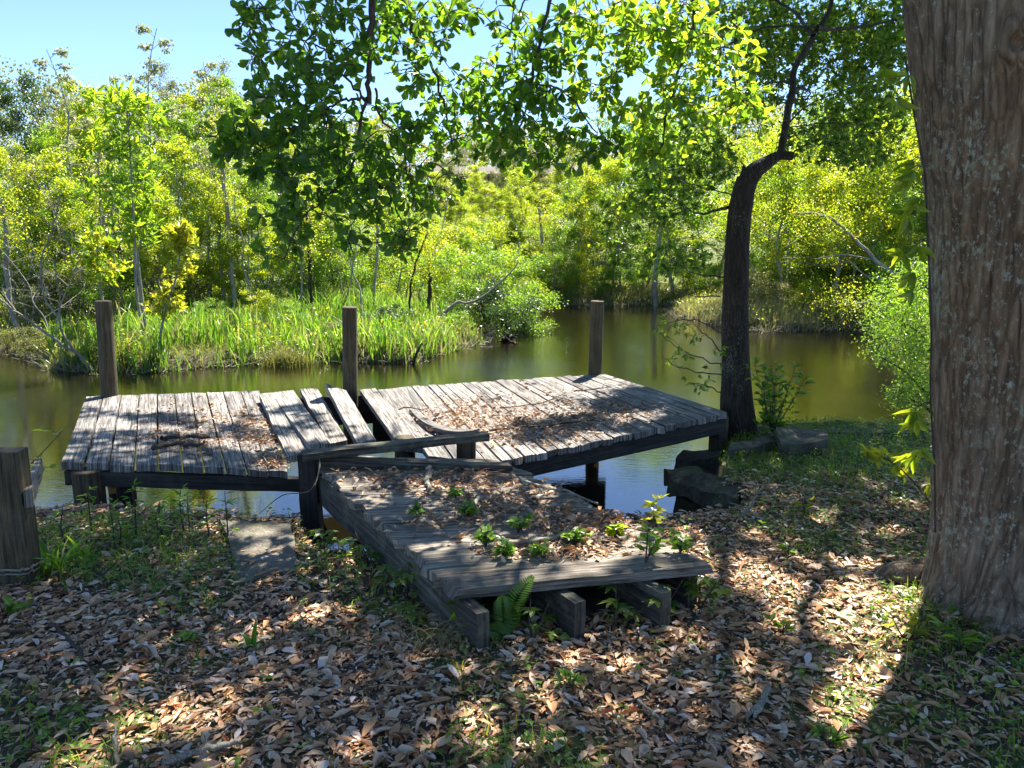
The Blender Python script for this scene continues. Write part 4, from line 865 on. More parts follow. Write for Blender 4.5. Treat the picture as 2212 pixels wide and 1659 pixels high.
# hanging branches (each a limb with its own leaves)
def hanging(label, limbs, blobs, dens, per=6, L0=.042, L1=.092, wr=.62, mat='oak_leaf', rb=(0, 1), lit=0):
    ms = MB(); nodes = []
    for (disp, Yd, r0, r1, src) in limbs:
        p = limb(ms, disp, Yd, r0, r1); nodes += list(p[2:])
        if src is not None:
            q = spline([topc + [0, 0, -.2], (topc + p[0]) / 2 + [0, .2, .5], p[0] + [0, 0, .35], p[0]], 24); tube(ms, q, np.linspace(r0 * 2.2, r0, 24), 10, False, 0, .1)
    T = blob_targets(blobs, dens); ml = MB(); D = grow_sprays(nodes, T, ms); rosettes(ml, T, D, per, L0, L1, wr, T_SPAT, rb=rb)
    if lit: q_ = T[rng.random(len(T)) < lit]; LITQ.append((q_ - S[None] * ((q_[:, 2] - .08) / S[2])[:, None])[:, :2])
    o = ms.build('branch', M['twig'], big); c = ml.build('leaves', M['oak_leaf'] if mat == 'oak_leaf' else M[mat], None)
    c.parent = o; o['label'] = label
    return o
hanging('branch hanging lowest at left with leaves coloured dark as in shade', [
    ([(806, -160), (803, 0), (800, 110), (796, 215)], 4.2, .020, .013, 1),
    ([(796, 212), (775, 260), (770, 330), (735, 400), (690, 440), (650, 480), (612, 560)], [4.2, 4.2, 4.15, 4.1, 4.1, 4.1, 4.1], .009, .003, None),
    ([(770, 330), (800, 380), (850, 430), (878, 520)], 4.25, .006, .003, None),
    ([(812, 190), (822, 260), (868, 300), (880, 380), (900, 440)], 4.3, .007, .003, None),
    ([(790, 215), (740, 160), (700, 110), (660, 90), (590, 60)], 4.3, .007, .003, None),
    ([(700, 240), (640, 280), (560, 330), (500, 330)], 4.2, .005, .002, None),
    ([(796, 212), (750, 215), (700, 240)], 4.2, .008, .005, None)],
    [(640, 80, 125, 120, 3.9, 4.8, 1.3), (740, 60, 110, 120, 3.9, 4.8, 1.1), (560, 190, 55, 45, 4, 4.6, .35), (600, 310, 140, 80, 3.9, 4.6, 1.5), (520, 300, 60, 60, 4.0, 4.5, .4), (700, 330, 120, 120, 3.9, 4.7, 1.5), (610, 480, 55, 90, 4, 4.4, .6),
     (790, 420, 110, 120, 3.9, 4.6, 1.3), (870, 490, 45, 60, 4, 4.5, .3), (860, 330, 90, 120, 4, 4.8, .9), (545, 20, 40, 35, 4, 4.6, .2), (700, 190, 100, 70, 4, 4.8, .7)], 46, rb=(0, .42))  # leaf tones kept to the dark end, shade put into the colour
hanging('branch hanging down the middle above the dock', [
    ([(870, -140), (885, 40), (925, 130), (960, 220), (980, 330)], 4.7, .014, .004, 1),
    ([(1195, -150), (1190, 0), (1160, 110), (1145, 200), (1108, 325)], 4.8, .014, .004, 1),
    ([(1150, 180), (1220, 200), (1290, 290), (1330, 330)], 4.7, .006, .003, None),
    ([(1060, 140), (1100, 60), (1150, -20)], 4.9, .003, .006, None),
    ([(925, 130), (870, 150), (830, 160)], 4.6, .004, .002, None)],
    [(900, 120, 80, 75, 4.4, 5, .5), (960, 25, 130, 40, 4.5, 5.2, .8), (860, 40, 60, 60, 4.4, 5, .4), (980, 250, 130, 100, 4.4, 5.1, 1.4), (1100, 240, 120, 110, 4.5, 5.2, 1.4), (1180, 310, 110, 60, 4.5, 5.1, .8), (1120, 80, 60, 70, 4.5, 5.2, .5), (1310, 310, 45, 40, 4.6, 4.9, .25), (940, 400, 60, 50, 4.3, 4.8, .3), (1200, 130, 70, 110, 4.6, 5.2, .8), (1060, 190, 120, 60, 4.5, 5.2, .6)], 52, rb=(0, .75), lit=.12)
hanging('branch with leaves coloured bright as in sun above the dark tree', [
    ([(1480, -160), (1500, 40), (1470, 140), (1440, 240), (1430, 330)], 5.0, .014, .004, 1),
    ([(1490, 60), (1560, 120), (1600, 200), (1640, 260)], 5.0, .007, .003, None),
    ([(1350, -60), (1360, 60), (1330, 160), (1300, 240)], 5.2, .008, .003, 1)],
    [(1300, 60, 110, 90, 4.8, 5.6, 1.1), (1420, 120, 110, 110, 4.7, 5.4, 1.2), (1540, 150, 110, 110, 4.7, 5.4, 1.1), (1440, 260, 90, 70, 4.7, 5.3, .7), (1300, 190, 80, 80, 4.8, 5.4, .6), (1440, 20, 120, 50, 4.8, 5.6, .7), (1600, 240, 80, 60, 4.8, 5.4, .4), (1390, 350, 60, 40, 4.8, 5.3, .25)], 60, L0=.05, L1=.09, rb=(.4, 1), lit=.7)  # leaf tones kept to the bright end, sunlight put into the colour

# vine on the left flank of the big trunk
mb = MB(); ml = MB(); vt = []
vine = root('climbing_vine', 'climbing vine with long pointed bright leaves up the left flank of the big trunk', 'vine', PZ(2015, 1160, 0))
p = spline([PY(2020, 1150, 3.0), PY(2018, 1000, 3.0), PY(2010, 850, 3.02), PY(2012, 700, 3.03), PY(2004, 520, 3.04), PY(1998, 380, 3.05), PY(1975, 250, 3.05), PY(1955, 120, 3.05)], 50); tube(mb, p, .004, 5)
for k in [8, 9, 11, 13, 24, 25, 27, 28, 30, 31, 32, 33, 35, 36, 37, 44, 46, 47]:
    q = p[k]; nl = 5; e = q + np.array([-.05 - .04 * rng.random(), -.02, -.01]); tube(mb, np.array([q, (q + e) / 2 + [0, 0, .01], e]), .0018, 4, False)
    e = e + rng.normal(0, .02, 3); A = norm(np.stack([rng.normal(-.5, .7, nl), rng.normal(0, .4, nl), rng.normal(-.6, .35, nl)], -1)); leaves(ml, np.repeat(e[None], nl, 0), A, rdir(nl, .5) + [0, -1, 0], rng.uniform(.06, .10, nl), rng.uniform(.02, .03, nl), T_LANCE, rng.uniform(.1, .7, nl))
mb.build('stem', M['twig'], vine); ml.build('foliage', M['lime_leaf'], vine)

# ------------------------------------------------------------------ dark bent tree at the water edge
YT = 6.25
dt = root('bent_tree', 'dark crooked oak at the water edge with a sharp bend and broken stub', 'tree', PY(1597, 945, YT))
ms = MB()
tp = [(1600, 985), (1597, 930), (1591, 850), (1588, 700), (1591, 560), (1600, 450), (1614, 385)]
tw = [100, 82, 70, 56, 52, 50, 42]
pts = [PY(x, y, YT) for x, y in tp]; p = spline(pts, 60); rr = np.interp(np.linspace(0, 6, 60), range(7), np.array(tw) * K / F * YT / 2)
tube(ms, p, rr, 40, True, 0, .10, 2)
pts = [PY(x, y, YT) for x, y in [(1600, 440), (1610, 400), (1632, 368), (1658, 350), (1684, 336), (1712, 338)]]; tube(ms, spline(pts, 24), np.interp(np.linspace(0, 1, 24), [0, .3, .55, .75, 1], [.090, .078, .058, .040, .032]), 20, True, 0, .12, 3)
tube(ms, spline([PY(1606, 400, YT), PY(1606, 375, YT), PY(1607, 355, YT)], 8), np.linspace(.04, .006, 8), 10)
u1 = spline([PY(x, y, YT + d) for x, y, d in [(1684, 338, 0), (1692, 300, 0), (1702, 240, 0), (1712, 190, .02), (1716, 150, .05), (1742, 105, .08), (1765, 65, .1), (1792, 20, .15), (1805, -60, .2), (1830, -200, .2)]], 60); tube(ms, u1, np.interp(np.linspace(0, 1, 60), [0, .3, .7, 1], [.030, .026, .019, .010]), 16, True, 0, .15, 4)
nodes = list(u1)
for d, r0 in [([(1765, 62), (1830, 62), (1890, 52), (1960, 34), (2060, 0)], .018), ([(1755, 75), (1720, 30), (1680, 5), (1600, -40)], .018), ([(1572, 448), (1545, 455), (1515, 462), (1470, 450), (1430, 468), (1380, 470)], .014), ([(1712, 180), (1670, 178), (1630, 200), (1590, 230)], .011),
              ([(1715, 195), (1735, 190), (1750, 200), (1735, 225)], .013), ([(1708, 215), (1730, 215), (1755, 212)], .011), ([(1700, 275), (1740, 272), (1800, 265), (1850, 270)], .006), ([(1700, 270), (1750, 225), (1850, 180), (1930, 100)], .007), ([(1580, 420), (1500, 400), (1430, 380), (1400, 400)], .006), ([(1575, 600), (1500, 590), (1440, 560), (1350, 570)], .006), ([(1770, 60), (1650, 60), (1540, 110), (1450, 120)], .010), ([(1480, 450), (1440, 420), (1400, 430), (1360, 400)], .005)]:
    q = spline([PY(x, y, YT + rng.uniform(.3, .75) * i) for i, (x, y) in enumerate(d)], 20); tube(ms, q + rng.normal(0, .004, q.shape), np.linspace(r0, r0 * .35, 20), 8, True, 0, .15, 6); nodes += list(q[3:])
ms.build('trunk', M['dark_bark'], dt)
T = blob_targets([(1420, 420, 90, 70, 6.6, 8.2, 0.88), (1350, 470, 90, 50, 6.6, 8.2, 0.62), (1480, 350, 110, 70, 6.6, 8.2, 1.12), (1440, 560, 110, 40, 6.6, 8.2, 0.5), (1700, 60, 150, 70, 7.6, 9.6, 1.75), (1580, 60, 150, 80, 7.6, 9.6, 1.62), (1850, 80, 110, 80, 7.6, 9.6, 1.62), (1820, 200, 110, 70, 7.6, 9.6, 1.25), (1640, 180, 60, 60, 7.6, 9.6, 0.62), (1780, 300, 90, 60, 7.6, 9.6, 0.75), (1420, 30, 160, 70, 7.6, 9.6, 1.25), (1520, 230, 90, 80, 7.6, 9.6, 0.75), (1900, 160, 60, 100, 7.6, 9.6, 0.75), (1880, 260, 80, 80, 7.4, 9, .8), (1860, 330, 70, 40, 7, 8.4, .4), (1930, 60, 60, 80, 7.2, 9, .8), (1700, 130, 80, 50, 7.4, 9, .6), (1250, 30, 100, 60, 7.6, 9.6, 0.62)], 95)
T = T[~sunlit(T)[0] | (rng.random(len(T)) < .08)]; mt_ = MB(); D = grow_sprays(nodes, T, mt_, r0=.003); mt_.build('twigs', M['twig'], dt)
ml = MB(); rosettes(ml, T, D, 14, .035, .065, .5, T_LANCE, hang=.15, open_=1.6); 
P2 = np.repeat(T, 10, 0) + rng.normal(0, .08, (len(T) * 10, 3)); k = len(P2); leaves(ml, P2, rdir(k, -.2), rdir(k, 1), rng.uniform(.035, .06, k), rng.uniform(.02, .03, k), T_LANCE)
ml.build('crown', M['crown_leaf'], dt)
# thin low branches to the left of its trunk
ms = MB(); nodes = []
for d in [[(1560, 720), (1500, 690), (1440, 700), (1420, 705)], [(1565, 790), (1500, 770), (1450, 740), (1420, 715)], [(1560, 810), (1500, 800), (1460, 790), (1430, 770)], [(1560, 850), (1520, 830), (1480, 830)], [(1560, 760), (1520, 720), (1500, 700)], [(1560, 640), (1500, 640), (1440, 625)]]:
    q = spline([PY(x, y, 6.1 - .1 * i) for i, (x, y) in enumerate(d)], 14); tube(ms, q + rng.normal(0, .006, q.shape), np.linspace(.006, .002, 14), 5); nodes += list(q[2:])
T = blob_targets([(1460, 705, 60, 25, 5.6, 6.2, .6), (1500, 770, 70, 50, 5.6, 6.2, .6), (1510, 830, 50, 25, 5.7, 6.2, .3)], 34); D = grow_sprays(nodes, T, ms, r0=.002); ms.build('low_branch', M['twig'], dt)
ml = MB(); rosettes(ml, T, D, 4, .03, .055, .38, T_LANCE); ml.build('low_leaves', M['green_leaf'], dt)

# ------------------------------------------------------------------ unseen crown added over the big oak for shade, holes cut for sun patches
n = 230000
P = np.stack([rng.uniform(-3.2, 8.5, n), rng.uniform(3.6, 12.4, n), rng.uniform(6.0, 7.8, n)], -1)
lit, Q = sunlit(P); x_, y_ = proj(Q)
keep = ~lit & (fbm(P * [1.2, 1.2, 1.2], 31, 3) > -.30)
keep &= (Q[:, 1] < 7.35 + .25 * vnoise(Q * 2, 5)) & (Q[:, 1] > .9) & (Q[:, 0] > -4.6) & (Q[:, 0] < 5.2)
lim = np.interp(x_, [-500, 100, 700, 780, 1300, 1575, 1640, 2212], [835, 850, 838, 836, 800, 700, 700, 700]); keep &= (y_ > lim + 8 * vnoise(Q * 6, 6))
keep &= (rng.random(n) < .58)
LQ = np.concatenate(LITQ)
for a_ in range(0, n, 10000): keep[a_:a_ + 10000] &= np.min(np.hypot(Q[a_:a_ + 10000, 0][:, None] - LQ[None, :, 0], Q[a_:a_ + 10000, 1][:, None] - LQ[None, :, 1]), 1) > .13
P = P[keep]; k = len(P); ml = MB()
leaves(ml, P, rdir(k), rdir(k, 1.2), rng.uniform(.08, .13, k), rng.uniform(.06, .09, k), T_DIA)
ml.build('crown', M['crown_leaf'], big)  # out of view, its leaves thinned to steer where the sun falls
ms = MB()
for (x, y, z, r) in [(0.5, 5.5, 6.6, .09), (3.5, 7.5, 7.2, .11), (6.0, 8.5, 7.2, .10), (1.0, 9.8, 7.0, .08), (-1.8, 8.0, 6.9, .06), (6.5, 5.0, 7.0, .08), (4.0, 10.5, 7.2, .06)]:
    q = spline([topc, topc + (np.array([x, y, z]) - topc) * .45 + [0, 0, .6], [x, y, z]], 24); tube(ms, q + rng.normal(0, .015, q.shape), np.linspace(r * 1.5, r * .25, 24), 10, True, 0, .1)
ms.build('limbs', M['big_bark'], big)
print('crown leaves', k)

# ------------------------------------------------------------------ far bank: tree prototypes
def make_tree(h, spread, nleaf, lsize, mat, seed, bark='grey_bark', nb=22, t0=.3, r=.05, lean=.1, sig=.10, droop=0.0, name='tree', T=T_DIA, top=0.6, multi=1, wr=.55):
    g = np.random.default_rng(seed); ms = MB(); tips = []
    for s in range(multi):
        a = g.random() * 2 * PI; ln = lean * h * (1 if multi == 1 else 2.2)
        k = 9; zs = np.linspace(0, 1, k); wob = np.cumsum(g.normal(0, .022 * h, (k, 2)), 0); wob -= wob[0]
        p = np.c_[wob + np.outer(zs ** 1.2, [math.cos(a) * ln, math.sin(a) * ln]), zs * h * (1 if s == 0 else g.uniform(.7, .95))]
        tr_ = spline(p, 26); rad_ = r * (1 - np.linspace(0, 1, 26) * .85) / (1 if multi == 1 else 1.3); tube(ms, tr_, rad_, 7)
        for b in range(nb // multi):
            t = t0 + (1 - t0) * (b + g.random()) / (nb // multi); o = tr_[min(25, int(t * 25))]; az = b * 2.4 + g.normal(0, .5)
            L = spread * (1.0 - (t - t0) / (1 - t0) * (1 - top * .6)) * g.uniform(.6, 1.15); el = g.uniform(.15, .75) - droop
            d = np.array([math.cos(az), math.sin(az), el]); e = o + d * L; m1 = (o + e) / 2 + g.normal(0, L * .1, 3) + [0, 0, L * .06]
            q = spline([o, m1, e], 8); tube(ms, q, np.linspace(max(.006, r * .32 * (1 - t * .5)), .004, 8), 5, False); tips += [q[4], q[6], e]
            for c in range(4):
                o2 = q[3 + c if 3 + c < 8 else 7]; d2 = norm(d + g.normal(0, .7, 3)); e2 = o2 + d2 * L * g.uniform(.25, .5); tube(ms, np.array([o2, (o2 + e2) / 2 + g.normal(0, L * .03, 3), e2]), np.array([.006, .005, .003]), 4, False); tips += [e2, (e2 + o2) / 2]
    rt = root(name, None, None); ms.build('trunk', M[bark], rt)
    if nleaf:
        tips = np.array(tips); w = g.random(len(tips)) ** 2 + .05; idx = g.choice(len(tips), nleaf, p=w / w.sum()); P = tips[idx] + g.normal(0, sig, (nleaf, 3)) * [1, 1, .7]
        ml = MB(); A = norm(g.normal(size=(nleaf, 3)) + [0, 0, -.2]); Nn = norm(g.normal(size=(nleaf, 3)) + [0, 0, .8]); Ls = lsize * g.uniform(.7, 1.35, nleaf)
        cl = g.random(len(tips))[idx]; rr_ = np.clip(.55 * cl + .45 * g.random(nleaf), 0, 1)
        leaves(ml, P, A, Nn, Ls, Ls * wr, T, rr_); ml.build('crown', M[mat], rt)
    return rt
protos = {}
def proto(key, **kw):
    o = make_tree(name=kw.pop('oname', 'tree'), **kw); protos[key] = o; o['used'] = 0; return o
def put(key, loc, rz, sc, label, cat, group=None, sz=None):
    o = protos[key]
    if not o['used']:
        o['used'] = 1; o.location = Vector(loc); o.rotation_euler = (0, 0, rz); o.scale = (sc, sc, sz or sc); return tag(o, label, cat, group)
    c = copy_tree(o, loc, rz, sc, label, cat, group, sz); return c
proto('lime', h=6.0, spread=1.5, nleaf=12672, lsize=0.080, mat='lime_leaf', seed=1, oname='young_tree', sig=0.137)
proto('lime2', h=6.4, spread=1.3, nleaf=10368, lsize=0.080, mat='lime_leaf', seed=2, oname='young_tree', t0=.35, lean=.16)
proto('green', h=5.6, spread=1.5, nleaf=12672, lsize=0.076, mat='green_leaf', seed=3, oname='young_tree', sig=0.146)
proto('olive', h=6.2, spread=1.5, nleaf=9216, lsize=0.066, mat='olive_leaf', seed=4, oname='olive_tree', sig=0.129)
proto('dark', h=6.2, spread=2.0, nleaf=18432, lsize=0.085, mat='dark_leaf', seed=5, oname='evergreen_tree', nb=30, t0=.12, sig=0.161)
proto('shrub', h=2.4, spread=1.1, nleaf=10368, lsize=0.056, mat='green_leaf', seed=6, oname='shrub', nb=26, t0=.05, r=.03, multi=5, sig=0.113)
proto('shrublime', h=2.2, spread=1.1, nleaf=9792, lsize=0.056, mat='lime_leaf', seed=7, oname='shrub', nb=26, t0=.05, r=.03, multi=5, sig=0.113)
proto('shrubolive', h=1.8, spread=1.0, nleaf=6336, lsize=0.052, mat='olive_leaf', seed=8, oname='shrub', nb=24, t0=.05, r=.025, multi=5, sig=0.105)
proto('shrubdark', h=2.0, spread=1.1, nleaf=9792, lsize=0.056, mat='dark_leaf', seed=18, oname='shrub', nb=24, t0=.03, r=.03, multi=5, sig=0.113)
proto('bare', h=4.5, spread=1.2, nleaf=350, lsize=0.047, mat='olive_leaf', seed=9, oname='bare_tree', nb=26, t0=.25, r=.04, lean=.15, multi=2)
proto('puff', h=7.2, spread=.75, nleaf=1300, lsize=0.085, mat='pale_leaf', seed=10, oname='blossom_tree', nb=14, t0=.55, r=.045, sig=0.048, lean=.08)
proto('wide', h=5.5, spread=2.4, nleaf=19584, lsize=0.080, mat='lime_leaf', seed=12, oname='spreading_tree', nb=26, t0=.25, sig=0.177, r=.07)
proto('widegreen', h=5.2, spread=2.3, nleaf=19584, lsize=0.076, mat='green_leaf', seed=13, oname='spreading_tree', nb=26, t0=.25, sig=0.177, r=.07)
proto('pole', h=6.5, spread=.9, nleaf=900, lsize=0.076, mat='lime_leaf', seed=21, oname='slender_tree', nb=9, t0=.4, r=.05, sig=0.117, lean=.1)
proto('pole2', h=6.0, spread=1.1, nleaf=600, lsize=0.076, mat='olive_leaf', seed=25, oname='slender_tree', nb=11, t0=.35, r=.045, sig=0.117, lean=.2)
def HB(x, Yd):   # a point on the far bank under view x at distance Yd
    X_ = ray(x, 512)[0] / ray(x, 512)[1] * Yd; return np.array([X_, Yd, height([X_], [Yd])[0] - .05])
def place(key, x, Yd, ytop, label, cat, group=None, w=1.0):
    if x < 1050 and ytop < 330 and key not in ('puff', 'bare', 'pole', 'pole2'): Yd = Yd * 1.5
    if key in ('pole', 'pole2') and x < 1050: ytop = max(ytop, 330)
    b = HB(x, Yd); ztop = PY(x, ytop, Yd)[2]; h0 = {'lime': 6.3, 'lime2': 6.6, 'green': 5.9, 'olive': 6.5, 'dark': 6.6, 'shrub': 2.7, 'shrublime': 2.5, 'shrubolive': 2.1, 'shrubdark': 2.3, 'bare': 4.8, 'puff': 7.4, 'wide': 6.0, 'widegreen': 5.7, 'pole': 6.6, 'pole2': 6.2}[key]
    s = (ztop - b[2]) / h0; return put(key, b, rng.random() * 6.28, s * w, label, cat, group, s)
gth = 'slender young trees of the far bank thicket'
lab_l = 'slender yellow-green young tree in the far bank thicket'
lab_g = 'slender fresh-green young tree in the far bank thicket'
lab_o = 'thin olive-brown tree in the far bank thicket'
place('dark', 40, 23, 165, 'dark evergreen tree filling the left edge of the far bank', 'tree', w=1.0)
place('dark', 175, 25, 215, 'second dark evergreen just right of the one at the left edge', 'tree', w=.85)
place('dark', -120, 22, 190, 'dark evergreen cut by the left edge of the view', 'tree')
place('puff', 368, 22, 35, 'tall thin tree with pale blossom puffs rising above the thicket at left', 'tree', w=1.2)
place('puff', 240, 24, 150, 'shorter blossom-tipped tree left of the tallest one', 'tree', w=1.3)
place('puff', 440, 24, 120, 'blossom-tipped tree right of the tallest one', 'tree', w=1.3)
place('puff', 130, 24, 95, 'leafy-topped thin tree above the dark evergreens at far left', 'tree', w=1.3)
for (x, Yd, yt) in [(90, 21, 260), (180, 20, 170), (250, 21, 220), (330, 22, 195), (410, 20, 210), (470, 23, 180), (540, 21, 170), (620, 22, 260), (690, 24, 250), (20, 18, 330), (300, 18, 330), (480, 18, 300)]:
    if rng.random() < .4: place('green', x, Yd + rng.normal(0, .5), yt, lab_g, 'tree', gth + ', fresh green kind', w=.9)
    else: place('lime' if rng.random() < .5 else 'lime2', x, Yd + rng.normal(0, .5), yt, lab_l, 'tree', gth + ', yellow-green kind', w=.85)
for (x, Yd, yt) in [(140, 18, 400), (220, 23, 280), (380, 24, 230), (560, 19, 350), (650, 20, 400), (760, 22, 330), (850, 24, 330), (60, 17, 420), (740, 19, 430), (1000, 24, 500)]:
    place('green', x, Yd, yt, lab_g, 'tree', gth + ', fresh green kind')
for (x, Yd, yt) in [(130, 17, 330), (260, 16.5, 400), (350, 17, 420), (440, 18, 380), (520, 17.5, 430), (610, 19, 380), (60, 19, 300), (400, 19, 300), (560, 22, 230), (170, 22, 250), (700, 21, 420), (830, 23, 420)]:
    place('lime2' if rng.random() < .5 else 'lime', x, Yd, yt, lab_l, 'tree', gth + ', yellow-green kind', w=1.15)
for (x, Yd, yt) in [(980, 31, 400), (1060, 33, 400), (1110, 31, 430), (1010, 36, 370), (1130, 35, 360), (930, 28, 430), (1200, 34, 400), (1060, 28, 480), (870, 27, 430), (960, 38, 365), (1040, 40, 350), (1100, 39, 375), (1160, 41, 345), (1215, 40, 380), (1000, 34, 420), (1080, 35, 410)]:
    place('lime', x, Yd, yt, 'young yellow-green tree on the rise round the brown house', 'tree', 'young trees on the rise round the house', w=1.2)
for (x, Yd, yt) in [(210, 24, 170), (420, 25, 155), (520, 25, 150), (340, 26, 190), (120, 22, 200), (640, 26, 270), (990, 33, 300), (1090, 36, 260), (900, 30, 330)]:
    place('olive', x, Yd, yt, lab_o, 'tree', gth + ', olive-brown kind', w=.9)
for (x, Yd, yt) in [(730, 30, 260), (830, 32, 250), (1160, 30, 350), (1240, 33, 300), (1290, 29, 330), (1180, 40, 250)]:
    place('lime' if x % 20 else 'lime2', x, Yd, yt, 'young yellow-green tree on the rise round the brown house', 'tree', 'young trees on the rise round the house')
for (x, Yd, yt) in [(250, 25, 330), (330, 26, 300), (450, 27, 300), (560, 27, 320), (680, 28, 350), (120, 20, 330)]:
    place('dark', x, Yd, yt, 'dark-coloured tree added as shade deep in the thicket at left', 'tree', 'dark trees added as shade in the left thicket', w=1.1)  # dark crowns put in for the shaded depth of the thicket
for (x, Yd, yt) in [(950, 39, 330), (1010, 40, 310), (1075, 39, 325), (1130, 40, 300), (1190, 41, 315), (1240, 40, 300)]:
    place('olive', x, Yd, yt, 'olive tree half hiding the brown house', 'tree', 'olive trees round the brown house', w=1.15)
# right bank
for (x, Yd, yt, kk) in [(1330, 27, 330, 'wide'), (1460, 26, 260, 'widegreen'), (1560, 27, 300, 'wide'), (1250, 28, 380, 'widegreen'), (1400, 33, 200, 'widegreen'), (1600, 34, 180, 'wide')]:
    place(kk, x, Yd, yt, 'spreading tree on the back bank left of the crooked tree', 'tree', 'spreading trees of the back bank')
for (x, Yd, yt, kk) in [(1700, 21, 290, 'wide'), (1800, 20.5, 330, 'wide'), (1900, 21, 260, 'wide'), (2000, 22, 230, 'wide'), (1960, 19.5, 380, 'widegreen'), (2120, 20, 200, 'wide'), (1780, 27, 200, 'widegreen'), (1900, 28, 180, 'wide'), (2250, 22, 200, 'widegreen')]:
    place(kk, x, Yd, yt, 'spreading tree on the right bank beyond the crooked tree', 'tree', 'spreading trees of the right bank')
for (x, Yd, yt, kk) in [(1680, 24, 330, 'widegreen'), (1760, 23.5, 400, 'wide'), (1850, 24, 380, 'widegreen'), (1950, 24, 330, 'wide'), (1720, 30, 260, 'wide'), (1840, 32, 240, 'wide'), (1980, 31, 220, 'widegreen'), (2050, 25, 300, 'wide')]:
    place(kk, x, Yd, yt, 'spreading tree on the right bank beyond the crooked tree', 'tree', 'spreading trees of the right bank', w=1.1)
# shrubs
for (x, Yd, yt, kk) in [(1660, 23, 520, 'shrub'), (1730, 22.5, 500, 'shrublime'), (1800, 23, 480, 'shrub'), (1870, 22.5, 500, 'shrublime'), (1940, 22, 470, 'shrub'), (1690, 26, 470, 'shrublime'), (1780, 26, 450, 'shrublime'), (1880, 26, 440, 'shrub')]:
    place(kk, x, Yd, yt, 'leafy bright shrub higher up the right bank', 'shrub', 'leafy shrubs higher up the right bank', w=1.4)
for (x, Yd, yt, kk) in [(1000, 29, 460, 'shrublime'), (1070, 30, 470, 'shrub'), (1140, 31, 450, 'shrublime'), (1210, 30, 470, 'shrub'), (1280, 31, 450, 'shrublime'), (900, 29, 460, 'shrub'), (830, 27, 470, 'shrublime'), (1350, 32, 440, 'shrub'), (1450, 32, 450, 'shrublime')]:
    place(kk, x, Yd, yt, 'leafy shrub on the rise below the brown house', 'shrub', 'leafy shrubs on the rise', w=1.6)
for (x, Yd, yt, kk) in [(1010, 18.5, 520, 'shrub'), (960, 20, 500, 'shrublime'), (1090, 19.5, 510, 'shrub'), (880, 21, 520, 'shrub'), (800, 22, 500, 'shrublime'), (700, 20, 470, 'shrub'), (760, 21, 490, 'shrub'), (640, 19, 540, 'shrub'), (1120, 22, 560, 'shrublime'), (930, 24, 480, 'shrublime'), (1050, 25, 470, 'shrublime'), (1170, 27, 520, 'shrublime')]:
    place(kk, x, Yd, yt, 'rounded bright green shrub behind the far reeds', 'shrub', 'bright shrubs behind the reeds', w=1.1)
for (x, Yd, yt, kk) in [(1200, 26, 530, 'shrub'), (1260, 26.5, 520, 'shrublime'), (1340, 26.5, 530, 'shrub'), (1400, 27, 520, 'shrub'), (1490, 26.5, 540, 'shrublime'), (1540, 25, 560, 'shrub'), (1300, 26, 580, 'shrub'), (1230, 25.6, 610, 'shrub')]:
    place(kk, x, Yd, yt, 'leafy shrub along the back waterline', 'shrub', 'shrubs along the back waterline', w=1.25)
for (x, Yd, yt, kk) in [(1680, 20.5, 590, 'shrubolive'), (1750, 20, 600, 'shrublime'), (1830, 19.8, 600, 'shrubolive'), (1900, 20, 590, 'shrublime'), (1640, 21, 560, 'shrubolive'), (1700, 20, 640, 'shrubolive'), (1790, 19.2, 640, 'shrubolive'), (1880, 19, 630, 'shrub'), (1960, 19, 560, 'shrublime')]:
    place(kk, x, Yd, yt, 'scrubby shrub on the right far bank', 'shrub', 'scrubby shrubs of the right bank', w=1.3)
for (x, Yd, yt, kk) in [(60, 17, 560, 'shrubolive'), (150, 16.5, 540, 'shrubolive'), (230, 16.5, 530, 'shrub'), (350, 17.5, 520, 'shrubolive'), (430, 18, 540, 'shrublime'), (530, 18.5, 540, 'shrub'), (20, 19, 470, 'shrub'), (290, 19, 470, 'shrubdark'), (200, 19.5, 460, 'shrubdark'), (100, 19, 470, 'shrub'), (400, 20, 480, 'shrubdark'), (500, 21, 470, 'shrubolive'), (580, 21.5, 480, 'shrubdark'), (-60, 18, 500, 'shrub')]:
    place(kk, x, Yd, yt, 'tangled shrub under the thicket trees at left', 'shrub', 'tangled shrubs of the left far bank', w=1.2)
for (x, Yd, yt, kk) in [(270, 13.3, 700, 'shrubolive'), (480, 15, 650, 'shrubolive'), (620, 15.5, 640, 'shrub'), (720, 14.6, 680, 'shrubolive'), (830, 15.5, 650, 'shrubdark'), (900, 15, 690, 'shrubolive'), (980, 16.2, 670, 'shrub'), (560, 16.5, 620, 'shrublime'), (430, 16, 640, 'shrub'), (40, 14.5, 680, 'shrubolive'), (150, 14.2, 690, 'shrublime')]:
    place(kk, x, Yd, yt, 'low bush growing among the reeds', 'bush', 'low bushes among the reeds', w=1.5)
place('shrubdark', 1082, 17.3, 575, 'overhanging shrub coloured dark for shade at the tip of the reed bank', 'shrub', w=1.05)  # dark leaf colour stands in for the shadow on this shrub
place('shrub', 1130, 17.8, 600, 'bright leafy shrub leaning over the water just right of the dark one', 'shrub', w=1.0)
for (x, Yd, yt) in [(95, 14.8, 430), (30, 16, 430), (200, 19, 420), (560, 18, 420)]:
    place('bare', x, Yd, yt, 'bare grey-stemmed small tree on the left far bank', 'tree', 'bare small trees of the left far bank')
for (x, Yd, yt) in [(1040, 24, 520), (1000, 34, 330), (1070, 36, 330), (1170, 28, 450)]:
    place('bare', x, Yd, yt, 'bare grey-branched tree near the brown house', 'tree', 'bare trees round the house')

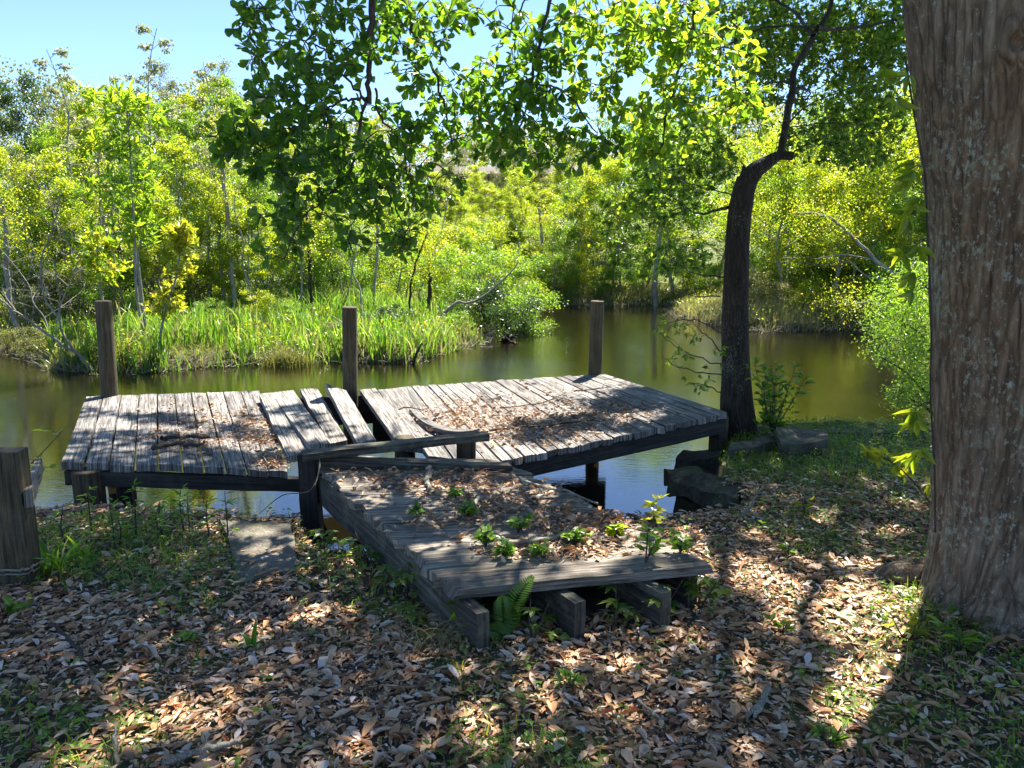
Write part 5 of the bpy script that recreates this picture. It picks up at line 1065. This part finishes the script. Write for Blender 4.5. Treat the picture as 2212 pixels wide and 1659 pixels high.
gp = 'slender pale-stemmed trees standing before the thicket'
for i_, x in enumerate([25, 75, 110, 160, 205, 262, 318, 345, 405, 450, 505, 535, 580, 630, 700, 745, 790, 850, 910, 1130, 1210, 1300, 1350, 1520, 1650, 1720, 1810, 1870, 1930]):
    yd = (16 + 4 * rng.random()) if x < 1000 else ((27 + 3 * rng.random()) if x < 1600 else 20.3 + 2 * rng.random())
    place('pole' if i_ % 2 else 'pole2', x, yd, rng.uniform(230, 400), 'slender pale-stemmed tree standing before the thicket', 'tree', gp)
for k_, o in protos.items():
    if 'used' in o: del o['used']
for o in scene.objects:
    if 'used' in o: del o['used']
# slender trunks that read one by one
def trunk_line(pts, Yd, w0, w1, label, mat='grey_bark', name='thin_tree', extra=()):
    b = HB(pts[0][0], Yd); P_ = [b - [0, 0, .1]] + [PY(x, y, Yd) for x, y in pts]; r = root(name, label, 'tree', b, 'slender grey trunks on the far bank')
    ms = MB(); p = spline(P_, 26); tube(ms, p + rng.normal(0, .012, p.shape), np.linspace(w0, w1, 26) * K / F * Yd / 2, 9, True, 0, .12, 3)
    for e in extra: q = spline([PY(x, y, Yd) for x, y in e], 12); tube(ms, q, np.linspace(w1, 2, 12) * K / F * Yd / 2, 6)
    ms.build('trunk', M[mat], r); T = p[-8:]; ml = MB(); P2 = np.repeat(T, 170, 0) + rng.normal(0, .26, (len(T) * 170, 3)); k = len(P2); leaves(ml, P2, rdir(k), rdir(k, 1), rng.uniform(.035, .06, k), .028, T_DIA); ml.build('crown', M['lime_leaf'], r)
trunk_line([(500, 590), (492, 470), (480, 350), (485, 250)], 17.5, 12, 7, 'slender grey trunk just left of the lowest hanging branch')
trunk_line([(478, 590), (475, 480), (482, 420)], 17.8, 8, 5, 'thin dark trunk beside the slender grey one left of the hanging branch')
trunk_line([(232, 560), (225, 480), (218, 440), (212, 330)], 17, 10, 6, 'forked pale trunk between the left round post and the evergreens', extra=[[(228, 490), (240, 460), (248, 440)]])
trunk_line([(15, 600), (15, 520), (2, 430)], 15.5, 12, 8, 'grey trunk leaning at the left edge of the far bank')
trunk_line([(672, 650), (668, 560), (660, 440)], 17, 8, 5, 'thin trunk behind the reeds under the hanging branch', mat='dark_bark')
trunk_line([(808, 650), (815, 520), (822, 400)], 17.5, 7, 5, 'thin curved trunk left of the middle reeds')
trunk_line([(885, 700), (890, 600), (925, 500)], 17, 6, 4, 'crooked dark thin trunk above the middle reeds', mat='dark_bark')
trunk_line([(1415, 665), (1415, 600), (1425, 520), (1430, 400)], 25, 14, 8, 'grey trunk standing in the water at the back bank')
trunk_line([(1172, 590), (1170, 520), (1165, 450)], 27, 9, 5, 'grey trunk on the rise below the brown house')
trunk_line([(1990, 700), (1950, 610), (1900, 570), (1850, 520), (1790, 470), (1720, 460)], 18.5, 14, 4, 'long grey trunk leaning left over the right bank', extra=[[(1880, 560), (1820, 550), (1760, 560)], [(1940, 600), (1880, 600), (1830, 560)]])
trunk_line([(1970, 760), (1900, 660), (1850, 655), (1800, 650)], 17.5, 8, 3, 'low pale branchy trunk reaching over the right bank waterline')

# tall big-leaved sapling and yellow sapling on the reed bank
def sapling(pts, Yd, nl, ls, wr, mat, label, name, spread, ybr, cat='sapling'):
    b = HB(pts[0][0], Yd); r = root(name, label, cat, b); ms = MB(); p = spline([b] + [PY(x, y, Yd) for x, y in pts], 40); tube(ms, p, np.linspace(.03, .008, 40), 7)
    nodes = []; T = []
    for q in range(nl):
        t = rng.uniform(ybr, 1.0); o = p[min(39, int(t * 39))]; az = rng.random() * 2 * PI; L_ = spread * rng.uniform(.4, 1) * (1.15 - .6 * t); e = o + np.array([math.cos(az), math.sin(az), rng.uniform(.0, .5)]) * L_
        tube(ms, spline([o, (o + e) / 2 + [0, 0, .03], e], 6), np.linspace(.007, .003, 6), 4, False); T.append(e); T.append((o + e) / 2)
    T = np.array(T); ml = MB(); D = norm(np.repeat([[0, 0, .4]], len(T), 0) + rng.normal(0, .3, (len(T), 3))); rosettes(ml, T, D, 7, ls * .7, ls * 1.1, wr, T_LANCE, hang=-.1, open_=1.2)
    ms.build('trunk', M['grey_bark'], r); ml.build('crown', M[mat], r)
sapling([(296, 640), (290, 500), (284, 380), (278, 280), (272, 215)], 13.8, 75, .22, .24, 'sap_leaf', 'tall sapling with big lance-shaped bright leaves right of the left round post', 'big_leaf_sapling', 1.0, .42)
sapling([(298, 560), (305, 520), (300, 440)], 14.0, 20, .2, .26, 'sap_leaf', 'smaller sapling beside the tall big-leaved one', 'big_leaf_sapling', .5, .6)
sapling([(345, 760), (355, 680), (380, 600), (392, 520), (398, 490)], 12.9, 60, .13, .5, 'yellow_leaf', 'yellow-leaved sapling leaning right at the edge of the reed bank', 'yellow_sapling', .42, .38)
sapling([(215, 610), (212, 560), (210, 500)], 14.5, 40, .15, .5, 'lime_leaf', 'low leafy sapling behind the left round post', 'leafy_sapling', .7, .3)

# bare leaning stems at the left waterline
def bare(lines, Yd, label, mat='stick', name='bare_sapling', cat='sapling'):
    r = root(name, label, cat, PY(lines[0][0][0], lines[0][0][1], Yd)); ms = MB()
    for l in lines:
        w = l[-1]; q = spline([PY(x, y, Yd) for x, y in l[:-1]], 22); tube(ms, q + rng.normal(0, .008, q.shape), np.linspace(w, w * .35, 22) * K / F * Yd / 2, 6)
    return ms.build('stem', M[mat], r)
bare([[(215, 820), (180, 775), (135, 745), (80, 705), (30, 670), (0, 645), 8.7], [(30, 670), (5, 620), (40, 580), 3.7], [(190, 790), (135, 720), (128, 640), (118, 560), 6.8], [(130, 690), (95, 640), (90, 560), (115, 490), (128, 420), 5.6], [(118, 580), (130, 545), (170, 550), 3.1], [(120, 500), (90, 470), (60, 440), 2.5], [(90, 560), (60, 520), (50, 470), 2.5]], 12.6, 'bare grey forked stems leaning left from the water beside the left round post')
bare([[(920, 740), (945, 690), (985, 655), (1010, 655), (1045, 640), (1080, 610), (1120, 570), 8], [(985, 655), (960, 680), (940, 690), 4], [(1045, 640), (1070, 620), (1060, 590), 4]], 16.5, 'pale bare branch arching out of the reeds towards the dark shrub', name='bare_branch', cat='branch')
bare([[(893, 795), (897, 770), (912, 740), 9]], 13.4, 'short dark snag standing at the edge of the reed bank', 'dark_bark', 'snag', 'snag')
bare([[(1178, 727), (1185, 716), (1182, 706), 5], [(1185, 716), (1190, 708), 4]], 18.5, 'small forked twig sticking out of the open water', name='water_twig', cat='twig')
bare([[(930, 700), (928, 640), (930, 590), 16]], 17.3, 'broken brown stump trunk standing among dry grass behind the reeds', 'dark_bark', 'stump', 'stump')
bare([[(1985, 930), (1960, 905), (1940, 920), 6], [(1960, 905), (1925, 925), (1860, 935), 5]], 6.6, 'thin dark branch curving over the grass edge at the right waterline', 'twig', 'low_branch', 'branch')
mb = MB(); q = PZ(1095, 738, WZ); 
for _ in range(16): e = q + rng.normal(0, .16, 3) * [1, 1, .6] + [0, 0, .12]; tube(mb, spline([q + rng.normal(0, .06, 3) * [1, 1, 0], (q + e) / 2 + rng.normal(0, .05, 3), e], 7), np.linspace(.05, .012, 7), 6, True, 0, .4)
tag(mb.build('root_clump', M['dark_bark']), 'dark tangled root clump in the water off the tip of the reed bank', 'roots')

# hanging dark-green shrub right of centre
hs = root('overhanging_shrub', 'dense dark green fine-leaved shrub overhanging the water beside the big trunk', 'shrub', PY(2040, 930, 8.6))
ms = MB(); nodes = []
for d in [[(2060, 940), (2000, 850), (1950, 800), (1900, 770)], [(2060, 900), (2000, 740), (1940, 690), (1880, 660)], [(2060, 860), (2010, 640), (1970, 600)], [(2060, 940), (2000, 880), (1960, 860)]]:
    q = spline([PY(x, y, 8.6) for x, y in d], 20); tube(ms, q, np.linspace(.025, .006, 20), 7); nodes += list(q)
T = blob_targets([(1960, 640, 70, 70, 8, 9.4, 1), (1925, 720, 60, 60, 8, 9.4, .9), (1985, 760, 50, 80, 8, 9.4, 1), (1975, 850, 50, 40, 8, 9.2, .6), (1990, 700, 40, 90, 8, 9.4, .8), (2060, 700, 50, 200, 8, 9.4, 1)], 75); D = grow_sprays(nodes, T, ms, r0=.004); ms.build('stem', M['dark_bark'], hs)
ml = MB(); P2 = np.repeat(T, 42, 0) + rng.normal(0, .07, (len(T) * 42, 3)); k = len(P2); leaves(ml, P2, rdir(k, -.1), rdir(k, .8), rng.uniform(.025, .05, k), rng.uniform(.010, .018, k), T_DIA, rng.random(k)); ml.build('foliage', M['green_leaf'], hs)

# ------------------------------------------------------------------ reeds, marsh grass, far wood
def farscatter(n, poly_disp, z=WZ, ysort=None):
    poly = np.array([PZ(x, y, z)[:2] for x, y in poly_disp]); lo, hi = poly.min(0), poly.max(0); P = rng.uniform(lo, hi, (n, 2)); return P[polyd(P, poly) > 0]
def fground(P, dz=-.03): return np.concatenate([P, (height(P[:, 0], P[:, 1]) + dz)[:, None]], 1)
mb = MB()
P = np.concatenate([farscatter(12500, [(230, 812), (345, 806), (600, 790), (890, 788), (1045, 744), (1045, 715), (900, 705), (700, 705), (480, 705), (350, 725), (230, 770)]), farscatter(1100, [(110, 800), (220, 808), (230, 770), (110, 765)])])
P = P[(polyd(P, far_poly) > -.12) & (fbm(np.c_[P * 1.3, np.zeros(len(P))], 61, 2) > -.34)]; k = len(P); nh = fbm(np.c_[P * .9, np.zeros(k)], 63, 3)
blades(mb, fground(P, -.02), rng.uniform(.25, .78, k) * (.95 + .75 * nh) * (1 - .25 * (P[:, 0] > -1.2)), rng.uniform(.018, .036, k), rng.uniform(.05, .55, k), 5)
tag(mb.build('reeds', M['reed']), 'bright green strap-leaved reeds along the far bank', 'reeds', kind='stuff')
mb = MB()
P = np.stack([rng.uniform(-22, 24, 60000), 12 + 24 * rng.random(60000) ** 1.6], -1); P = P[(polyd(P, far_poly) > -.05) & (np.abs(P[:, 0]) < P[:, 1] * .8)]
P2 = np.stack([rng.uniform(-14, 18, 160000), rng.uniform(12, 28, 160000)], -1); d2 = polyd(P2, far_poly); P2 = P2[(d2 > -.1) & (d2 < 3.5) & (rng.random(len(P2)) < np.exp(-d2 / 2)) & (np.abs(P2[:, 0]) < P2[:, 1] * .8)]; P = np.concatenate([P, P2]); k = len(P)
g_ = fbm(np.c_[P * .6, np.zeros(k)], 71, 3)
blades(mb, fground(P, -.02), rng.uniform(.14, .42, k) * (1 + .6 * g_), rng.uniform(.010, .022, k), rng.uniform(.1, 1.0, k), 3, rnd=np.clip(.22 + .5 * g_ + .35 * rng.random(k) - .12, 0, 1))
tag(mb.build('marsh_grass', M['dry_grass']), 'mixed green and straw marsh grass on the far bank', 'grass', kind='stuff')
mb = MB(); P = np.stack([rng.uniform(-20, 20, 26000), 12.5 + 18 * rng.random(26000) ** 1.4], -1); P = P[(polyd(P, far_poly) > .1) & (np.abs(P[:, 0]) < P[:, 1] * .8) & (fbm(np.c_[P * .9, np.zeros(len(P))], 73, 3) > -.05)]; P = np.repeat(P, 5, 0) + rng.normal(0, .09, (len(P) * 5, 2)); k = len(P)
leaves(mb, fground(P, 0) + np.c_[np.zeros((k, 2)), rng.uniform(.05, .42, k)], rdir(k, .2), rdir(k, 1), rng.uniform(.04, .08, k), rng.uniform(.02, .035, k), T_DIA)
tag(mb.build('marsh_weeds', M['lime_leaf']), 'leafy weeds growing through the marsh grass on the far bank', 'weeds', kind='stuff')
# dead brush at the waterline, dry thatch
mb = MB(); W_ = far_poly[:28]; 
for a, b in zip(W_[:-1], W_[1:]):
    n_ = int(np.linalg.norm(b - a) * 26)
    if n_ > 400: n_ = 400
    for t in rng.random(n_):
        q = a + (b - a) * t + rng.normal(0, .12, 2); q = np.array([q[0], q[1], WZ + .02]); e = q + np.array([rng.normal(0, .16), rng.normal(0, .1), rng.uniform(-.03, .2)]); tube(mb, np.array([q, (q + e) / 2 + rng.normal(0, .03, 3), e]), rng.uniform(.003, .009), 3, False)
tag(mb.build('waterline_brush', M['stick']), 'dead stems and roots littering the far waterline', 'brush', kind='stuff')
mb = MB(); P = np.stack([rng.uniform(-7, 9, 2600), rng.uniform(5, 20, 2600)], -1); P = P[(polyd(P, far_poly) < -.02) & (polyd(P, near_poly) < -.1)]
dd = polyd(P, far_poly); P = P[rng.random(len(P)) < np.exp(dd / .22) + .006]; k = len(P); az = rng.random(k) * 6.28
leaves(mb, np.c_[P, np.full(k, WZ + .003)], np.stack([np.cos(az), np.sin(az), 0 * az], -1), np.repeat([[0, 0, 1.]], k, 0), rng.uniform(.02, .06, k), rng.uniform(.012, .03, k), T_DIA)
tag(mb.build('floating_leaves', M['litter']), 'fallen leaves and bits floating along the pond edges', 'leaves', kind='stuff')
# bristly dry bush clumps on the reed bank
for (x, y, lab) in [(268, 790, 'dry brownish bush at the waterline just right of the left round post'), (620, 783, 'round dark sedge tussock at the waterline between the left and middle posts'), (330, 770, 'reddish dry bush at the foot of the yellow-leaved sapling')]:
    c = PZ(x, y, WZ + .05); k = 700; mb = MB(); blades(mb, c + np.c_[rng.normal(0, .16, (k, 2)) * [1.2, .8], np.zeros(k) - .05], rng.uniform(.25, .75 if y != 783 else .4, k), .009, rng.uniform(.2, 1.1, k), 4)
    P2 = c + rng.normal(0, .2, (900, 3)) * [1.2, .8, .9] + [0, 0, .38 if y != 783 else .1]; leaves(mb, P2, rdir(900), rdir(900, .5), rng.uniform(.02, .05, 900), .018, T_DIA, rng.random(900))
    tag(mb.build('dry_bush' if y != 783 else 'sedge_tussock', M['olive_leaf']), lab, 'bush')
# far wood behind everything
mb = MB(); n = 240000; x = rng.uniform(-52, 52, n); y = rng.uniform(53, 66, n)
topz = 6.2 + 1.4 * fbm(np.c_[x * .18, y * .1, 0 * x], 81, 4) * 2 + np.interp(x, [-60, -30, -18, -12, -5, 6, 14, 22, 60], [7, 5.6, 5.0, 3.4, 3.0, 3.0, 4.0, 5.2, 7]); u = rng.random(n) ** .75
P = np.c_[x, y, 1.0 + u * (topz - 1)]; keep = fbm(P * .55, 83, 3) > -.12; P = P[keep]; k = len(P)
leaves(mb, P, rdir(k), rdir(k, .8), rng.uniform(.16, .30, k), rng.uniform(.11, .18, k), T_DIA, np.clip(.5 + .9 * fbm(P * .22, 85, 2) + rng.normal(0, .12, k), 0, 1))
tag(mb.build('distant_wood', M['olive_leaf']), 'distant wooded skyline behind the thicket', 'woods', kind='stuff')

# ------------------------------------------------------------------ brown house on the rise
YH = 44.0
def hp(x, y, Yd=YH): return PY(x, y, Yd)
hl, hr = hp(950, 400)[0], hp(1235, 400)[0]; zt = hp(955, 378)[2]; zb = height([0], [YH])[0] - .5
house = root('brown_house', 'brown wooden house half hidden by trees on the rise beyond the pond', 'house', ((hl + hr) / 2, YH, zb))
def bx(mb, x0, x1, y0, y1, z0, z1, seed=0): block(mb, [(x0, y0, z1), (x1, y0, z1), (x1, y1, z1), (x0, y1, z1)], z1 - z0, 1, 1, 1, 0)
mb = MB(); bx(mb, hl, hr, YH, YH + 8, zb, zt)
for z in np.arange(zb + .3, zt, .22): bx(mb, hl - .02, hr + .02, YH - .02, YH - .003, z, z + .19)
mb.build('wall', M['brown_siding'], house)
mb = MB(); e = .6; ym = YH + 4; zr = zt + .8
mb.add([(hl - e, YH - e, zt + .02), (hr + e, YH - e, zt + .02), (hr + e, ym, zr), (hl - e, ym, zr), (hl - e, YH + 8 + e, zt + .02), (hr + e, YH + 8 + e, zt + .02),
        (hl - e, YH - e, zt - .14), (hr + e, YH - e, zt - .14), (hr + e, YH + 8 + e, zt - .14), (hl - e, YH + 8 + e, zt - .14)],
       [[0, 1, 2, 3], [3, 2, 5, 4], [6, 7, 1, 0], [9, 8, 7, 6], [4, 5, 8, 9]]); mb.Fc.append(np.array([[0, 3, 4]])); mb.S.append(False); mb.Fc.append(np.array([[1, 5, 2]])); mb.S.append(False)
mb.build('roof', M['roof_shingle'], house)
for (x0, y0, x1, y1) in [(972, 395, 995, 430), (1020, 395, 1050, 428), (1075, 395, 1105, 428), (1185, 452, 1215, 492), (1010, 445, 1040, 475)]:
    A = hp(x0, y1); B = hp(x1, y0); fr_ = MB(); z0, z1 = A[2], B[2]
    for (a, b, c, d) in [(A[0] - .08, B[0] + .08, z0 - .08, z0), (A[0] - .08, B[0] + .08, z1, z1 + .08), (A[0] - .08, A[0], z0, z1), (B[0], B[0] + .08, z0, z1), ((A[0] + B[0]) / 2 - .03, (A[0] + B[0]) / 2 + .03, z0, z1)]: bx(fr_, a, b, YH - .09, YH - .04, c, d)
    w_ = fr_.build('window', M['white_trim'], house); pn = MB(); bx(pn, A[0], B[0], YH - .04, YH - .025, z0, z1); q = pn.build('pane', M['pane'], None); q.parent = w_
mb = MB(); bx(mb, hp(1100, 400)[0], hp(1115, 400)[0], YH + 2, YH + 2.7, zt, zr + .7); mb.build('chimney', M['brown_siding'], house)
print('faces', sum(len(o.data.polygons) for o in scene.objects if o.type == 'MESH'))

# every thing gets a label of its own: number off the look-alikes from the left
ORD = 'first second third fourth fifth sixth seventh eighth ninth tenth eleventh twelfth thirteenth fourteenth fifteenth sixteenth seventeenth eighteenth nineteenth twentieth'.split()
ORD += ['twenty-' + w for w in ORD[:9]] + ['thirtieth']
bylab = {}
for o in scene.objects:
    if o.parent is None and 'label' in o and 'group' in o: bylab.setdefault(o['label'], []).append(o)
for lab, os_ in bylab.items():
    if len(os_) < 2: continue
    os_.sort(key=lambda o: proj(np.array(o.location))[0][0])
    for i, o in enumerate(os_): o['label'] = ORD[i] + ' from the left, ' + lab
